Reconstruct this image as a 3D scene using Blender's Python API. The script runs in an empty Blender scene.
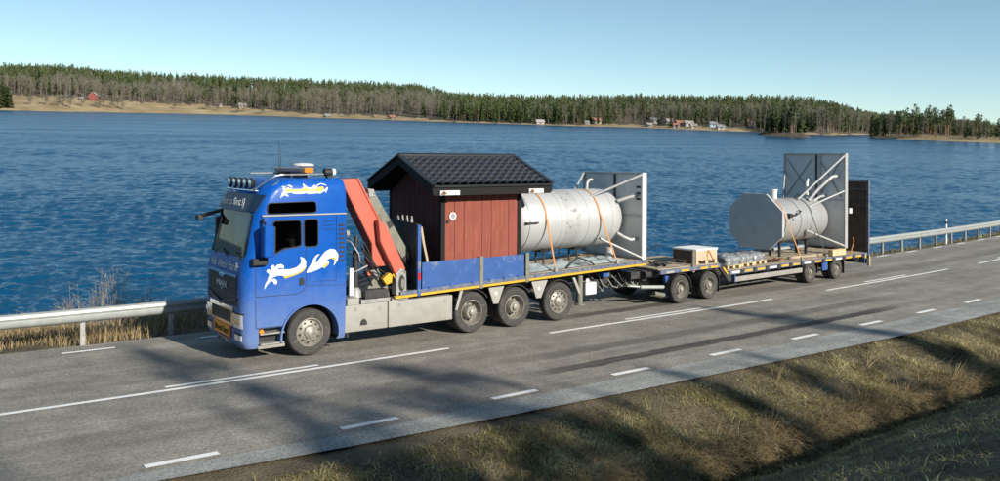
import bpy, bmesh, math, random
import numpy as np
from mathutils import Matrix, Vector, noise

random.seed(7)
rng = np.random.default_rng(7)
scene = bpy.context.scene
col = scene.collection
R = math.radians

# ------------------------------------------------------------------ camera
# road frame: X along the road (towards the rear of the lorry), Y towards the lake, Z normal to the road.
# The road is banked into the bend, so the true vertical is tilted a little from the road's normal.
UP = Vector((-0.01292, -0.05334, 0.99849)).normalized()
M = UP.rotation_difference(Vector((0, 0, 1))).to_matrix().to_4x4()
CAM = Vector((-7.8115, -17.6938, 4.4174))
YAW, PITCH, ROLL = 0.63105, 0.005638, 0.005934
FOC, PPV = 0.85879, 151.256
fw = Vector((math.sin(YAW)*math.cos(PITCH), math.cos(YAW)*math.cos(PITCH), math.sin(PITCH)))
rt = Vector((math.cos(YAW), -math.sin(YAW), 0)); upv = rt.cross(fw)
r2 = math.cos(ROLL)*rt + math.sin(ROLL)*upv
u2 = -math.sin(ROLL)*rt + math.cos(ROLL)*upv
cd = bpy.data.cameras.new('camera'); cam = bpy.data.objects.new('camera', cd); col.objects.link(cam)
cm = Matrix.Identity(4)
for i in range(3):
    cm[i][0] = r2[i]; cm[i][1] = u2[i]; cm[i][2] = -fw[i]; cm[i][3] = CAM[i]
cam.matrix_world = M @ cm
cd.sensor_width = 36; cd.lens = 36*FOC
cd.shift_y = (PPV-240.5)/1000
cd.clip_start = 0.1; cd.clip_end = 20000
scene.camera = cam
CW = M @ CAM
WATER = CW.z - 8.2

# ------------------------------------------------------------------ sky and sun
SUN_EL = R(27)
sd = (M.to_3x3() @ Vector((0.17, -1.0, 0.0)))          # horizontal direction towards the sun
az = math.atan2(sd.x, sd.y)
world = bpy.data.worlds.new('World'); scene.world = world; world.use_nodes = True
wn = world.node_tree.nodes; wl = world.node_tree.links
bg = wn['Background']; st = wn.new('ShaderNodeTexSky'); st.sky_type = 'NISHITA'
st.sun_disc = False; st.sun_elevation = SUN_EL; st.sun_rotation = az
st.air_density = 0.55; st.dust_density = 0.0; st.ozone_density = 3.2; st.altitude = 100
gm = wn.new('ShaderNodeGamma'); gm.inputs[1].default_value = 0.72            # the photograph's flat tone curve and cool white balance, over the whole sky
wb = wn.new('ShaderNodeVectorMath'); wb.operation = 'MULTIPLY'; wb.inputs[1].default_value = (1.20, 1.33, 1.20)
wl.new(st.outputs[0], gm.inputs[0]); wl.new(gm.outputs[0], wb.inputs[0]); wl.new(wb.outputs[0], bg.inputs[0]); bg.inputs[1].default_value = 0.125
sl = bpy.data.lights.new('sun', 'SUN'); sl.energy = 5.0; sl.angle = R(0.53); sl.color = (1.0, 0.93, 0.82)
so = bpy.data.objects.new('sun', sl); col.objects.link(so)
tos = Vector((math.sin(az)*math.cos(SUN_EL), math.cos(az)*math.cos(SUN_EL), math.sin(SUN_EL)))
so.rotation_euler = tos.to_track_quat('Z', 'Y').to_euler(); so.location = (0, -60, 60)
scene.view_settings.view_transform = 'Standard'; scene.view_settings.look = 'None'
scene.view_settings.exposure = 0.45; scene.view_settings.gamma = 1.0
scene.cycles.max_bounces = 8; scene.cycles.transparent_max_bounces = 12
scene.cycles.use_denoising = True

# ------------------------------------------------------------------ materials
def nodes_of(m): return m.node_tree.nodes, m.node_tree.links
def pbr(name, c, rough=0.5, metal=0.0, var=0.12, scale=6.0, bump=0.0, bscale=40.0, coat=0.0, wear=None, wscale=5.0, wthr=0.6, spec=0.5, stretch=None, wrough=None):
    """base colour with two octaves of mottling, optional worn patches of another colour, optional relief"""
    m = bpy.data.materials.new(name); m.use_nodes = True
    n, l = nodes_of(m); b = n['Principled BSDF']
    tc = n.new('ShaderNodeTexCoord'); src = tc.outputs['Object']
    if stretch:
        mp = n.new('ShaderNodeMapping'); mp.inputs['Scale'].default_value = stretch
        l.new(src, mp.inputs['Vector']); src = mp.outputs['Vector']
    nz = n.new('ShaderNodeTexNoise'); nz.inputs['Scale'].default_value = scale; nz.inputs['Detail'].default_value = 5
    l.new(src, nz.inputs['Vector'])
    mr = n.new('ShaderNodeMapRange'); mr.inputs[1].default_value = 0.3; mr.inputs[2].default_value = 0.7
    mr.inputs[3].default_value = 1-var; mr.inputs[4].default_value = 1+var; l.new(nz.outputs[0], mr.inputs[0])
    mx = n.new('ShaderNodeVectorMath'); mx.operation = 'SCALE'; mx.inputs[0].default_value = c[:3]; l.new(mr.outputs[0], mx.inputs['Scale'])
    out = mx.outputs[0]
    if wear:
        n2 = n.new('ShaderNodeTexNoise'); n2.inputs['Scale'].default_value = wscale; n2.inputs['Detail'].default_value = 8; n2.inputs['Roughness'].default_value = 0.7
        l.new(src, n2.inputs['Vector'])
        m2 = n.new('ShaderNodeMapRange'); m2.inputs[1].default_value = wthr-0.03; m2.inputs[2].default_value = wthr+0.05; l.new(n2.outputs[0], m2.inputs[0])
        mc = n.new('ShaderNodeMix'); mc.data_type = 'RGBA'; l.new(m2.outputs[0], mc.inputs[0]); l.new(out, mc.inputs[6]); mc.inputs[7].default_value = (*wear, 1)
        out = mc.outputs[2]
        if wrough is not None:
            m3 = n.new('ShaderNodeMapRange'); m3.inputs[3].default_value = rough; m3.inputs[4].default_value = wrough
            l.new(m2.outputs[0], m3.inputs[0]); l.new(m3.outputs[0], b.inputs['Roughness'])
    l.new(out, b.inputs['Base Color'])
    if not (wear and wrough is not None): b.inputs['Roughness'].default_value = rough
    b.inputs['Metallic'].default_value = metal
    b.inputs['Coat Weight'].default_value = coat; b.inputs['Coat Roughness'].default_value = 0.08
    b.inputs['Specular IOR Level'].default_value = spec
    if bump:
        nb = n.new('ShaderNodeTexNoise'); nb.inputs['Scale'].default_value = bscale; nb.inputs['Detail'].default_value = 4; l.new(src, nb.inputs['Vector'])
        bp = n.new('ShaderNodeBump'); bp.inputs['Strength'].default_value = bump; bp.inputs['Distance'].default_value = 0.02
        l.new(nb.outputs[0], bp.inputs['Height']); l.new(bp.outputs[0], b.inputs['Normal'])
    return m

def add_dust(m, colour, z0, z1, amount):
    """road dust that thickens towards the sills, broken up by noise"""
    n, l = nodes_of(m); b = n['Principled BSDF']; src = b.inputs['Base Color'].links[0].from_socket
    tc = n.new('ShaderNodeTexCoord'); sp = n.new('ShaderNodeSeparateXYZ'); l.new(tc.outputs['Object'], sp.inputs[0])
    nz = n.new('ShaderNodeTexNoise'); nz.inputs['Scale'].default_value = 2.6; nz.inputs['Detail'].default_value = 8; nz.inputs['Roughness'].default_value = 0.7; l.new(tc.outputs['Object'], nz.inputs[0])
    ad = n.new('ShaderNodeMath'); ad.operation = 'MULTIPLY_ADD'; ad.inputs[1].default_value = -1.3; l.new(nz.outputs[0], ad.inputs[0]); l.new(sp.outputs[2], ad.inputs[2])
    mr = n.new('ShaderNodeMapRange'); mr.inputs[1].default_value = z1-0.65; mr.inputs[2].default_value = z0-0.65; mr.inputs[4].default_value = amount; l.new(ad.outputs[0], mr.inputs[0])
    mx = n.new('ShaderNodeMix'); mx.data_type = 'RGBA'; l.new(mr.outputs[0], mx.inputs[0]); l.new(src, mx.inputs[6]); mx.inputs[7].default_value = (*colour, 1); l.new(mx.outputs[2], b.inputs['Base Color'])
def glass_mat(name, tint, rough=0.03):
    m = bpy.data.materials.new(name); m.use_nodes = True
    n, l = nodes_of(m); n.remove(n['Principled BSDF'])
    t = n.new('ShaderNodeBsdfTransparent'); t.inputs[0].default_value = (*tint, 1)
    g = n.new('ShaderNodeBsdfGlossy'); g.inputs['Roughness'].default_value = rough
    fr = n.new('ShaderNodeFresnel'); ge = n.new('ShaderNodeNewGeometry'); io = n.new('ShaderNodeMapRange')   # the pane's inner face must not act as if light left solid glass
    io.inputs[3].default_value = 1.25; io.inputs[4].default_value = 1/1.25; l.new(ge.outputs['Backfacing'], io.inputs[0]); l.new(io.outputs[0], fr.inputs[0])
    mx = n.new('ShaderNodeMixShader'); l.new(fr.outputs[0], mx.inputs[0]); l.new(t.outputs[0], mx.inputs[1]); l.new(g.outputs[0], mx.inputs[2])
    l.new(mx.outputs[0], n['Material Output'].inputs[0])
    return m

MT = dict(
    blue=pbr('blue_paint', (0.002, 0.076, 0.36), 0.38, var=0.08, coat=0.08, spec=0.22, wear=(0.008, 0.088, 0.33), wscale=3, wthr=0.62),
    blue2=pbr('worn_blue_paint', (0.026, 0.085, 0.27), 0.5, var=0.15, scale=3, wear=(0.17, 0.18, 0.20), wscale=3.0, wthr=0.60, bump=0.1),
    navy=pbr('dark_blue_panel', (0.010, 0.026, 0.06), 0.4, spec=0.3),
    black=pbr('black_plastic', (0.016, 0.016, 0.017), 0.6, var=0.2),
    dark=pbr('dark_steel', (0.03, 0.03, 0.032), 0.55, var=0.35, wear=(0.10, 0.075, 0.05), wscale=9, wthr=0.6),
    rubber=pbr('tyre_rubber', (0.045, 0.043, 0.04), 0.85, var=0.2, scale=14, wear=(0.10, 0.09, 0.075), wscale=6, wthr=0.6, bump=0.2, bscale=60),
    rim=pbr('wheel_steel', (0.27, 0.255, 0.22), 0.45, metal=0.35, var=0.2, scale=10, wear=(0.16, 0.12, 0.08), wscale=12, wthr=0.6),
    rimhub=pbr('hub_steel', (0.30, 0.28, 0.25), 0.5, metal=0.4, var=0.2, scale=15),
    chrome=pbr('chrome', (0.75, 0.76, 0.78), 0.15, metal=1.0, var=0.05),
    white=pbr('white_paint', (0.62, 0.62, 0.60), 0.45, var=0.05, scale=4, wear=(0.40, 0.36, 0.30), wscale=9, wthr=0.66),
    lgrey=pbr('light_grey_paint', (0.32, 0.315, 0.285), 0.5, var=0.07, scale=4, wear=(0.30, 0.28, 0.24), wscale=5, wthr=0.62),
    grey=pbr('grey_steel', (0.30, 0.30, 0.29), 0.5, metal=0.2, var=0.2, scale=8, wear=(0.14, 0.11, 0.08), wscale=9, wthr=0.6),
    khaki=pbr('grey_green_steel', (0.19, 0.19, 0.155), 0.5, metal=0.15, var=0.15, scale=6, wear=(0.12, 0.11, 0.09), wscale=8, wthr=0.62),
    galv=pbr('galvanised_steel', (0.36, 0.38, 0.365), 0.5, metal=0.35, var=0.1, scale=5, wear=(0.42, 0.42, 0.38), wscale=7, wthr=0.6),
    silver=pbr('silver_tank_paint', (0.52, 0.525, 0.515), 0.40, metal=0.3, var=0.03, scale=1.3, wear=(0.44, 0.44, 0.43), wscale=1.6, wthr=0.66, bump=0.04, bscale=4),
    silver3=pbr('brushed_tank_steel', (0.40, 0.405, 0.40), 0.40, metal=0.35, var=0.05, scale=1.6, wear=(0.33, 0.33, 0.325), wscale=1.8, wthr=0.64, bump=0.05, bscale=5),
    silver2=pbr('tank_frame_paint', (0.39, 0.39, 0.38), 0.5, metal=0.15, var=0.08, scale=4, wear=(0.36, 0.34, 0.32), wscale=6, wthr=0.66),
    orange=pbr('crane_red_paint', (0.50, 0.118, 0.078), 0.4, var=0.1, scale=3, coat=0.2, wear=(0.42, 0.11, 0.07), wscale=6, wthr=0.6),
    strap=pbr('orange_webbing', (0.50, 0.21, 0.06), 0.8, var=0.1),
    yellow=pbr('yellow_paint', (0.58, 0.34, 0.025), 0.5, var=0.1),
    amber=pbr('amber_lens', (0.75, 0.22, 0.02), 0.2, var=0.1, coat=0.6),
    strapdark=pbr('dark_webbing', (0.05, 0.05, 0.045), 0.8),
    railgrey=pbr('weathered_blue_rail', (0.10, 0.125, 0.19), 0.6, var=0.25, scale=5, wear=(0.20, 0.18, 0.15), wscale=5, wthr=0.55, bump=0.2),
    signy=pbr('yellow_sign', (0.80, 0.36, 0.02), 0.5, var=0.04),
    signr=pbr('red_border', (0.60, 0.10, 0.03), 0.5, var=0.04),
    falu=pbr('falu_red_wood', (0.225, 0.056, 0.036), 0.8, var=0.14, scale=3, stretch=(6, 6, 0.6), bump=0.3, bscale=25, wear=(0.29, 0.09, 0.055), wscale=4, wthr=0.6),
    tarred=pbr('black_painted_wood', (0.010, 0.010, 0.011), 0.7, spec=0.25, var=0.25, stretch=(3, 3, 3), bump=0.15),
    roofing=pbr('black_roof_sheet', (0.020, 0.021, 0.024), 0.33, var=0.15, scale=3),
    wood=pbr('weathered_planks', (0.33, 0.27, 0.19), 0.85, var=0.3, scale=4, stretch=(0.5, 6, 6), bump=0.4, bscale=12, wear=(0.16, 0.13, 0.10), wscale=3, wthr=0.58),
    pine=pbr('fresh_pine', (0.58, 0.42, 0.24), 0.75, var=0.15, scale=4, stretch=(1, 5, 5), bump=0.2),
    carton=pbr('cardboard', (0.46, 0.37, 0.25), 0.8, var=0.08, scale=4),
    brownp=pbr('dark_brown_boards', (0.075, 0.05, 0.035), 0.75, var=0.3, scale=4, bump=0.2),
    film=pbr('grey_wrapping_film', (0.19, 0.20, 0.205), 0.3, var=0.35, scale=5, bump=0.8, bscale=10, wear=(0.45, 0.47, 0.48), wscale=6, wthr=0.58),
    tarp=pbr('pale_blue_tarpaulin', (0.27, 0.32, 0.335), 0.6, var=0.15, scale=5, bump=0.5, bscale=9),
    skin=pbr('skin', (0.5, 0.3, 0.22), 0.6, var=0.05), hair=pbr('hair', (0.05, 0.035, 0.025), 0.7),
    cloth=pbr('dark_jacket', (0.035, 0.04, 0.055), 0.9, var=0.2), jeans=pbr('dark_trousers', (0.03, 0.035, 0.06), 0.9),
    interior=pbr('cab_lining', (0.055, 0.052, 0.05), 0.8), seat=pbr('seat_fabric', (0.03, 0.03, 0.034), 0.9),
    letter=pbr('silver_lettering', (0.6, 0.61, 0.62), 0.4, var=0.03), ink=pbr('black_lettering', (0.02, 0.015, 0.01), 0.6, var=0.03),
    decal=pbr('white_decal', (0.66, 0.66, 0.63), 0.35, var=0.03), decaly=pbr('yellow_decal', (0.52, 0.38, 0.06), 0.35, var=0.05),
    lens=pbr('clear_lens', (0.75, 0.77, 0.78), 0.12, metal=0.6, var=0.2, scale=20, coat=1.0),
    redlens=pbr('red_lens', (0.45, 0.02, 0.02), 0.2, coat=0.6),
    rusty=pbr('rusty_steel', (0.20, 0.09, 0.045), 0.85, var=0.3, scale=12),
    plate=pbr('plate_paint', (0.60, 0.60, 0.58), 0.55, var=0.08, scale=3, wear=(0.42, 0.41, 0.39), wscale=5, wthr=0.63),
    slate=pbr('grey_primer', (0.40, 0.42, 0.43), 0.55, var=0.08, scale=3),
    bark=pbr('tree_bark', (0.11, 0.085, 0.065), 0.9, var=0.3), birchbark=pbr('birch_bark', (0.24, 0.22, 0.185), 0.8, var=0.25, scale=2),
    glass=glass_mat('windscreen_glass', (0.36, 0.43, 0.46)), sideglass=glass_mat('side_glass', (0.84, 0.88, 0.88)), dglass=glass_mat('dark_glass', (0.10, 0.11, 0.12)),
    marking=pbr('road_paint', (0.80, 0.80, 0.77), 0.7, var=0.08, scale=3, wear=(0.45, 0.44, 0.42), wscale=16, wthr=0.70),
    twig=pbr('bare_twigs', (0.30, 0.24, 0.16), 0.9, var=0.3),
)

add_dust(MT['blue'], (0.20, 0.26, 0.36), 0.25, 2.0, 0.62); add_dust(MT['lgrey'], (0.16, 0.14, 0.115), 0.2, 0.95, 0.5)

# ------------------------------------------------------------------ mesh building
FR = {'road': M.copy(), 'world': Matrix.Identity(4)}
PIV = Vector((11.5, 0.0, 0.0))
FR['trailer'] = M @ Matrix.Translation(PIV) @ Matrix.Rotation(R(2.55), 4, 'Z') @ Matrix.Translation(-PIV)
FR['tank'] = FR['trailer'] @ Matrix.Translation((0.58, 0, 0))
ORG = {}

def tag(o, label=None, cat=None, group=None, kind=None):
    if label: o['label'] = label
    if cat: o['category'] = cat
    if group: o['group'] = group
    if kind: o['kind'] = kind
    return o
def root(name, label, cat, loc, frame='road', group=None):
    o = bpy.data.objects.new(name, None); col.objects.link(o); o.empty_display_size = 0.3
    o.matrix_world = FR[frame] @ Matrix.Translation(Vector(loc)); ORG[o.name] = Vector(loc)
    return tag(o, label, cat, group)
def children(o): return [c for c in KIDS.get(o.name, [])]
KIDS = {}
def setparent(c, p):
    c.parent = p; KIDS.setdefault(p.name, []).append(c)
def copy_tree(o, parent=None):
    c = o.copy(); col.objects.link(c)
    if o.name in ORG: ORG[c.name] = ORG[o.name]
    if parent: setparent(c, parent)
    for k in children(o): copy_tree(k, c)
    return c

class MB:
    def __init__(self): self.v = []; self.f = []; self.m = []; self.mi = 0
    def add(self, vs, fs):
        n = len(self.v); self.v += [tuple(p) for p in vs]
        for f in fs: self.f.append(tuple(i+n for i in f)); self.m.append(self.mi)
        return self
    def box(self, x0, y0, z0, x1, y1, z1):
        vs = [(x, y, z) for z in (z0, z1) for y in (y0, y1) for x in (x0, x1)]
        return self.add(vs, [(0,2,3,1),(4,5,7,6),(0,1,5,4),(2,6,7,3),(0,4,6,2),(1,3,7,5)])
    def beam(self, p, q, w, h, up=(0, 0, 1)):
        p, q = Vector(p), Vector(q); d = (q-p).normalized(); s = d.cross(Vector(up))
        if s.length < 1e-4: s = d.cross(Vector((1, 0, 0)))
        s.normalize(); t = s.cross(d); vs = []
        for c in (p, q):
            for a, b in ((-1,-1),(1,-1),(1,1),(-1,1)): vs.append(c + s*(a*w/2) + t*(b*h/2))
        return self.add(vs, [(0,3,2,1),(4,5,6,7),(0,1,5,4),(1,2,6,5),(2,3,7,6),(3,0,4,7)])
    def tube(self, pts, r, n=8, r1=None, caps=True):
        pts = [Vector(p) for p in pts]; k = len(pts); vs = []; fs = []
        t0 = (pts[1]-pts[0]).normalized(); a = t0.orthogonal().normalized()
        for i, p in enumerate(pts):
            t = (pts[min(i+1, k-1)]-pts[max(i-1, 0)]).normalized()
            a = (a - t*a.dot(t))
            a = a.normalized() if a.length > 1e-5 else t.orthogonal().normalized()
            b = t.cross(a); rr = r if r1 is None else r + (r1-r)*i/(k-1)
            for j in range(n):
                g = 2*math.pi*j/n; vs.append(p + a*(rr*math.cos(g)) + b*(rr*math.sin(g)))
        for i in range(k-1):
            for j in range(n):
                fs.append((i*n+j, i*n+(j+1)%n, (i+1)*n+(j+1)%n, (i+1)*n+j))
        if caps: fs += [tuple(range(n))[::-1], tuple(range((k-1)*n, k*n))]
        return self.add(vs, fs)
    def cyl(self, p, q, r, r1=None, n=16): return self.tube([p, q], r, n, r1)
    def lathe(self, prof, org, axis='y', n=32, capends=False):
        """prof: (radius, offset along the axis)"""
        o = Vector(org); vs = []; fs = []; k = len(prof)
        for r, t in prof:
            for j in range(n):
                g = 2*math.pi*j/n; c, s = r*math.cos(g), r*math.sin(g)
                vs.append(o + (Vector((c, t, s)) if axis == 'y' else Vector((t, c, s)) if axis == 'x' else Vector((c, s, t))))
        for i in range(k-1):
            for j in range(n): fs.append((i*n+j, i*n+(j+1)%n, (i+1)*n+(j+1)%n, (i+1)*n+j))
        if capends: fs += [tuple(range(n))[::-1], tuple(range((k-1)*n, k*n))]
        return self.add(vs, fs)
    def prism(self, poly, a, b, axis='y'):
        mk = {'y': lambda p, t: (p[0], t, p[1]), 'x': lambda p, t: (t, p[0], p[1]), 'z': lambda p, t: (p[0], p[1], t)}[axis]
        n = len(poly); vs = [mk(p, a) for p in poly] + [mk(p, b) for p in poly]
        return self.add(vs, [tuple(range(n)), tuple(range(n, 2*n))[::-1]] + [(i, i+n, (i+1)%n+n, (i+1)%n) for i in range(n)])
    def grid(self, fn, nu, nv):
        vs = [fn(i/nu, j/nv) for i in range(nu+1) for j in range(nv+1)]
        return self.add(vs, [(i*(nv+1)+j, (i+1)*(nv+1)+j, (i+1)*(nv+1)+j+1, i*(nv+1)+j+1) for i in range(nu) for j in range(nv)])
    def build(self, name, mats, parent=None, loc=None, frame='road', bevel=0, smooth=None, kind=None, label=None, cat=None, group=None, normals=True, seg=2):
        o0 = ORG[parent.name] if parent is not None else Vector(loc or (0, 0, 0))
        me = bpy.data.meshes.new(name)
        me.from_pydata([(p[0]-o0[0], p[1]-o0[1], p[2]-o0[2]) for p in self.v], [], self.f)
        if not isinstance(mats, (list, tuple)): mats = [mats]
        for m in mats: me.materials.append(MT[m] if isinstance(m, str) else m)
        if len(mats) > 1: me.polygons.foreach_set('material_index', self.m)
        if normals:
            bm = bmesh.new(); bm.from_mesh(me); bmesh.ops.recalc_face_normals(bm, faces=bm.faces); bm.to_mesh(me); bm.free()
        if smooth is not None:
            me.shade_smooth(); me.set_sharp_from_angle(angle=R(smooth))
        o = bpy.data.objects.new(name, me); col.objects.link(o); ORG[o.name] = o0
        if parent is not None: setparent(o, parent)
        else: o.matrix_world = FR[frame] @ Matrix.Translation(o0)
        if bevel:
            b = o.modifiers.new('bevel', 'BEVEL'); b.width = bevel; b.segments = seg; b.limit_method = 'ANGLE'; b.angle_limit = R(40)
        return tag(o, label, cat, group, kind)

def text_part(body, size, place, parent, mat, name='lettering', shear=0.0, width=None, ext=0.003, stretch=1.0):
    """flat lettering; place is a matrix in road-frame coordinates mapping text x,y to the surface"""
    cu = bpy.data.curves.new(name, 'FONT'); cu.body = body; cu.size = size; cu.shear = shear; cu.extrude = ext
    cu.align_x = 'CENTER'; cu.align_y = 'CENTER'
    o = bpy.data.objects.new(name, cu); col.objects.link(o)
    bpy.context.view_layer.update()
    me = bpy.data.meshes.new_from_object(o.evaluated_get(bpy.context.evaluated_depsgraph_get()))
    bpy.data.objects.remove(o); me.name = name
    w = max(v.co.x for v in me.vertices)-min(v.co.x for v in me.vertices)
    s = (width/w) if width else 1.0
    me.transform(place @ Matrix.Diagonal((s, stretch, 1, 1))); me.transform(Matrix.Translation(-ORG[parent.name]))
    me.materials.clear(); me.materials.append(MT[mat])
    ob = bpy.data.objects.new(name, me); col.objects.link(ob); ORG[ob.name] = ORG[parent.name]; setparent(ob, parent)
    return ob

def interp(t, xs, ys): return float(np.interp(t, xs, ys))
def sstep(a, b, x):
    t = min(1, max(0, (x-a)/(b-a))); return t*t*(3-2*t)
# ------------------------------------------------------------------ setting: ground, road, lake
def cx(x):                      # sideways drift of the bend towards the lake
    return (x-10)**2/506 if x > 10 else (x*x/400 if x < 0 else 0.0)
def pt(x, yo, z): return (x, yo+cx(x), z)

NEAR = [(-130, 6.5), (-60, 5.2), (-40, 4.6), (-28, 3.9), (-22, 3.45), (-17.7, 2.75), (-15, 1.95), (-12.2, 0.80), (-10.2, -0.18), (-9.3, -0.62), (-9.0, -0.80), (-8.85, -1.30), (-8.72, -1.28), (-8.55, -0.86), (-8.2, -0.64), (-7.0, -0.22), (-6.45, -0.08), (-6.0, -0.05)]
def gz(x, yo):
    if yo < -6.0:
        z = interp(yo, [p[0] for p in NEAR], [p[1] for p in NEAR])
        k = min(1.0, (-6.2-yo)/1.0) if yo < -6.2 else 0.0
        z += k*(0.10*noise.noise((x*0.6, yo*0.6, 1.3)) + 0.07*noise.noise((x*1.7, yo*1.7, 4.0)) + 0.05*noise.noise((x*3.6, yo*3.6, 9.0)))
        return z
    if yo < 3.0: return -0.05
    e = interp(x, [2, 24], [7.4, 3.75])
    if yo < e: z = -0.05 - 0.03*(yo-3.0)
    else: z = -0.05 - 0.03*(e-3.0) - 0.62*(yo-e)
    if yo > 3.6: z += 0.06*noise.noise((x*0.8, yo*0.8, 7.7)) * min(1, yo-3.6)
    return max(z, -6.0)

xs = list(np.arange(-70, -12, 2.0)) + list(np.arange(-12, 26, 0.2)) + list(np.arange(26, 34, 0.5)) + list(np.arange(34, 160, 2.0))
ys = [-130, -100, -80, -60, -50, -40, -34, -28, -25, -22, -20] + list(np.concatenate([np.arange(-18.5, -9.4, 0.35), np.arange(-9.4, -8.0, 0.1), np.arange(-8.0, -5.9, 0.15)])) + [-5.9, -5, 0, 3.0] + list(np.arange(3.2, 14, 0.4)) + [16, 18]
g = MB(); vs = [pt(x, y, gz(x, y)) for x in xs for y in ys]; ny = len(ys)
g.add(vs, [(i*ny+j, (i+1)*ny+j, (i+1)*ny+j+1, i*ny+j+1) for i in range(len(xs)-1) for j in range(ny-1)])
def soil():
    m = bpy.data.materials.new('dry_turf'); m.use_nodes = True; n, l = nodes_of(m); b = n['Principled BSDF']
    tc = n.new('ShaderNodeTexCoord'); a = n.new('ShaderNodeTexNoise'); a.inputs['Scale'].default_value = 1.1; a.inputs['Detail'].default_value = 9; a.inputs['Roughness'].default_value = 0.65
    l.new(tc.outputs['Object'], a.inputs[0]); r = n.new('ShaderNodeValToRGB'); l.new(a.outputs[0], r.inputs[0])
    e = r.color_ramp.elements; e[0].position = 0.3; e[0].color = (0.035, 0.027, 0.017, 1); e[1].position = 0.7; e[1].color = (0.17, 0.135, 0.085, 1)
    x = e.new(0.5); x.color = (0.10, 0.080, 0.045, 1)
    l.new(r.outputs[0], b.inputs['Base Color']); b.inputs['Roughness'].default_value = 0.95
    f = n.new('ShaderNodeTexNoise'); f.inputs['Scale'].default_value = 18; f.inputs['Detail'].default_value = 6; l.new(tc.outputs['Object'], f.inputs[0])
    bp = n.new('ShaderNodeBump'); bp.inputs['Strength'].default_value = 0.8; bp.inputs['Distance'].default_value = 0.06; l.new(f.outputs[0], bp.inputs['Height']); l.new(bp.outputs[0], b.inputs['Normal'])
    return m
g.build('ground', soil(), kind='structure', smooth=60)

def asphalt(name, base, tint2, streaks):
    m = bpy.data.materials.new(name); m.use_nodes = True; n, l = nodes_of(m); b = n['Principled BSDF']
    uv = n.new('ShaderNodeUVMap'); uv.uv_map = 'along'
    sp = n.new('ShaderNodeSeparateXYZ'); l.new(uv.outputs[0], sp.inputs[0])
    def noise_(sc, det, rough=0.6, vec=None):
        t = n.new('ShaderNodeTexNoise'); t.inputs['Scale'].default_value = sc; t.inputs['Detail'].default_value = det; t.inputs['Roughness'].default_value = rough
        l.new(vec or uv.outputs[0], t.inputs[0]); return t.outputs[0]
    def mth(op, a, c=None, d=None):
        t = n.new('ShaderNodeMath'); t.operation = op
        for i, s in enumerate((a, c, d)):
            if s is None: continue
            if isinstance(s, (int, float)): t.inputs[i].default_value = s
            else: l.new(s, t.inputs[i])
        return t.outputs[0]
    def rng_(a, x0, x1, y0, y1):
        t = n.new('ShaderNodeMapRange'); t.interpolation_type = 'SMOOTHSTEP'; l.new(a, t.inputs[0])
        for i, s in enumerate((x0, x1, y0, y1)): t.inputs[i+1].default_value = s
        return t.outputs[0]
    fine = noise_(17, 4, 0.8); mid = noise_(2.2, 6)
    mp = n.new('ShaderNodeMapping'); mp.inputs['Scale'].default_value = (0.12, 1.6, 1); l.new(uv.outputs[0], mp.inputs[0])
    lon = noise_(1.5, 5, 0.6, mp.outputs[0])
    vo = n.new('ShaderNodeTexVoronoi'); vo.inputs['Scale'].default_value = 60; l.new(uv.outputs[0], vo.inputs[0])
    k = mth('MULTIPLY', rng_(fine, 0.3, 0.7, 0.60, 1.40), rng_(mid, 0.3, 0.7, 0.86, 1.12))
    k = mth('MULTIPLY', k, rng_(lon, 0.3, 0.7, 0.84, 1.14))
    k = mth('MULTIPLY', k, rng_(vo.outputs['Distance'], 0.0, 0.7, 1.12, 0.86))
    wob = mth('MULTIPLY', mth('SUBTRACT', noise_(1.2, 4), 0.5), 0.30)
    tt = mth('ADD', sp.outputs[1], wob)
    for (yc, hw, x0, x1, amt) in streaks:          # bitumen-rich strips, worn wheel tracks, and a trunk's cast shadow painted in dark
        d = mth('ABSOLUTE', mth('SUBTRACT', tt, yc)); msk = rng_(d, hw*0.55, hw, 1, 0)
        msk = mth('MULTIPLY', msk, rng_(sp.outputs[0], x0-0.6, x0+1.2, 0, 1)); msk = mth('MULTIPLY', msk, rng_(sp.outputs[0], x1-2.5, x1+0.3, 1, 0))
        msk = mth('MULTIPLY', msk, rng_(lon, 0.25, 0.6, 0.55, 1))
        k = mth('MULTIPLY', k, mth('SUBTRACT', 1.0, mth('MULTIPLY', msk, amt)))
    mxc = n.new('ShaderNodeMix'); mxc.data_type = 'RGBA'; l.new(rng_(noise_(0.5, 5), 0.35, 0.65, 0, 1), mxc.inputs[0])
    mxc.inputs[6].default_value = (*base, 1); mxc.inputs[7].default_value = (*tint2, 1)
    sc = n.new('ShaderNodeVectorMath'); sc.operation = 'SCALE'; l.new(mxc.outputs[2], sc.inputs[0]); l.new(k, sc.inputs['Scale'])
    l.new(sc.outputs[0], b.inputs['Base Color']); b.inputs['Roughness'].default_value = 0.82
    bp = n.new('ShaderNodeBump'); bp.inputs['Strength'].default_value = 0.5; bp.inputs['Distance'].default_value = 0.012
    l.new(mth('ADD', vo.outputs['Distance'], fine), bp.inputs['Height']); l.new(bp.outputs[0], b.inputs['Normal'])
    return m
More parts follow.
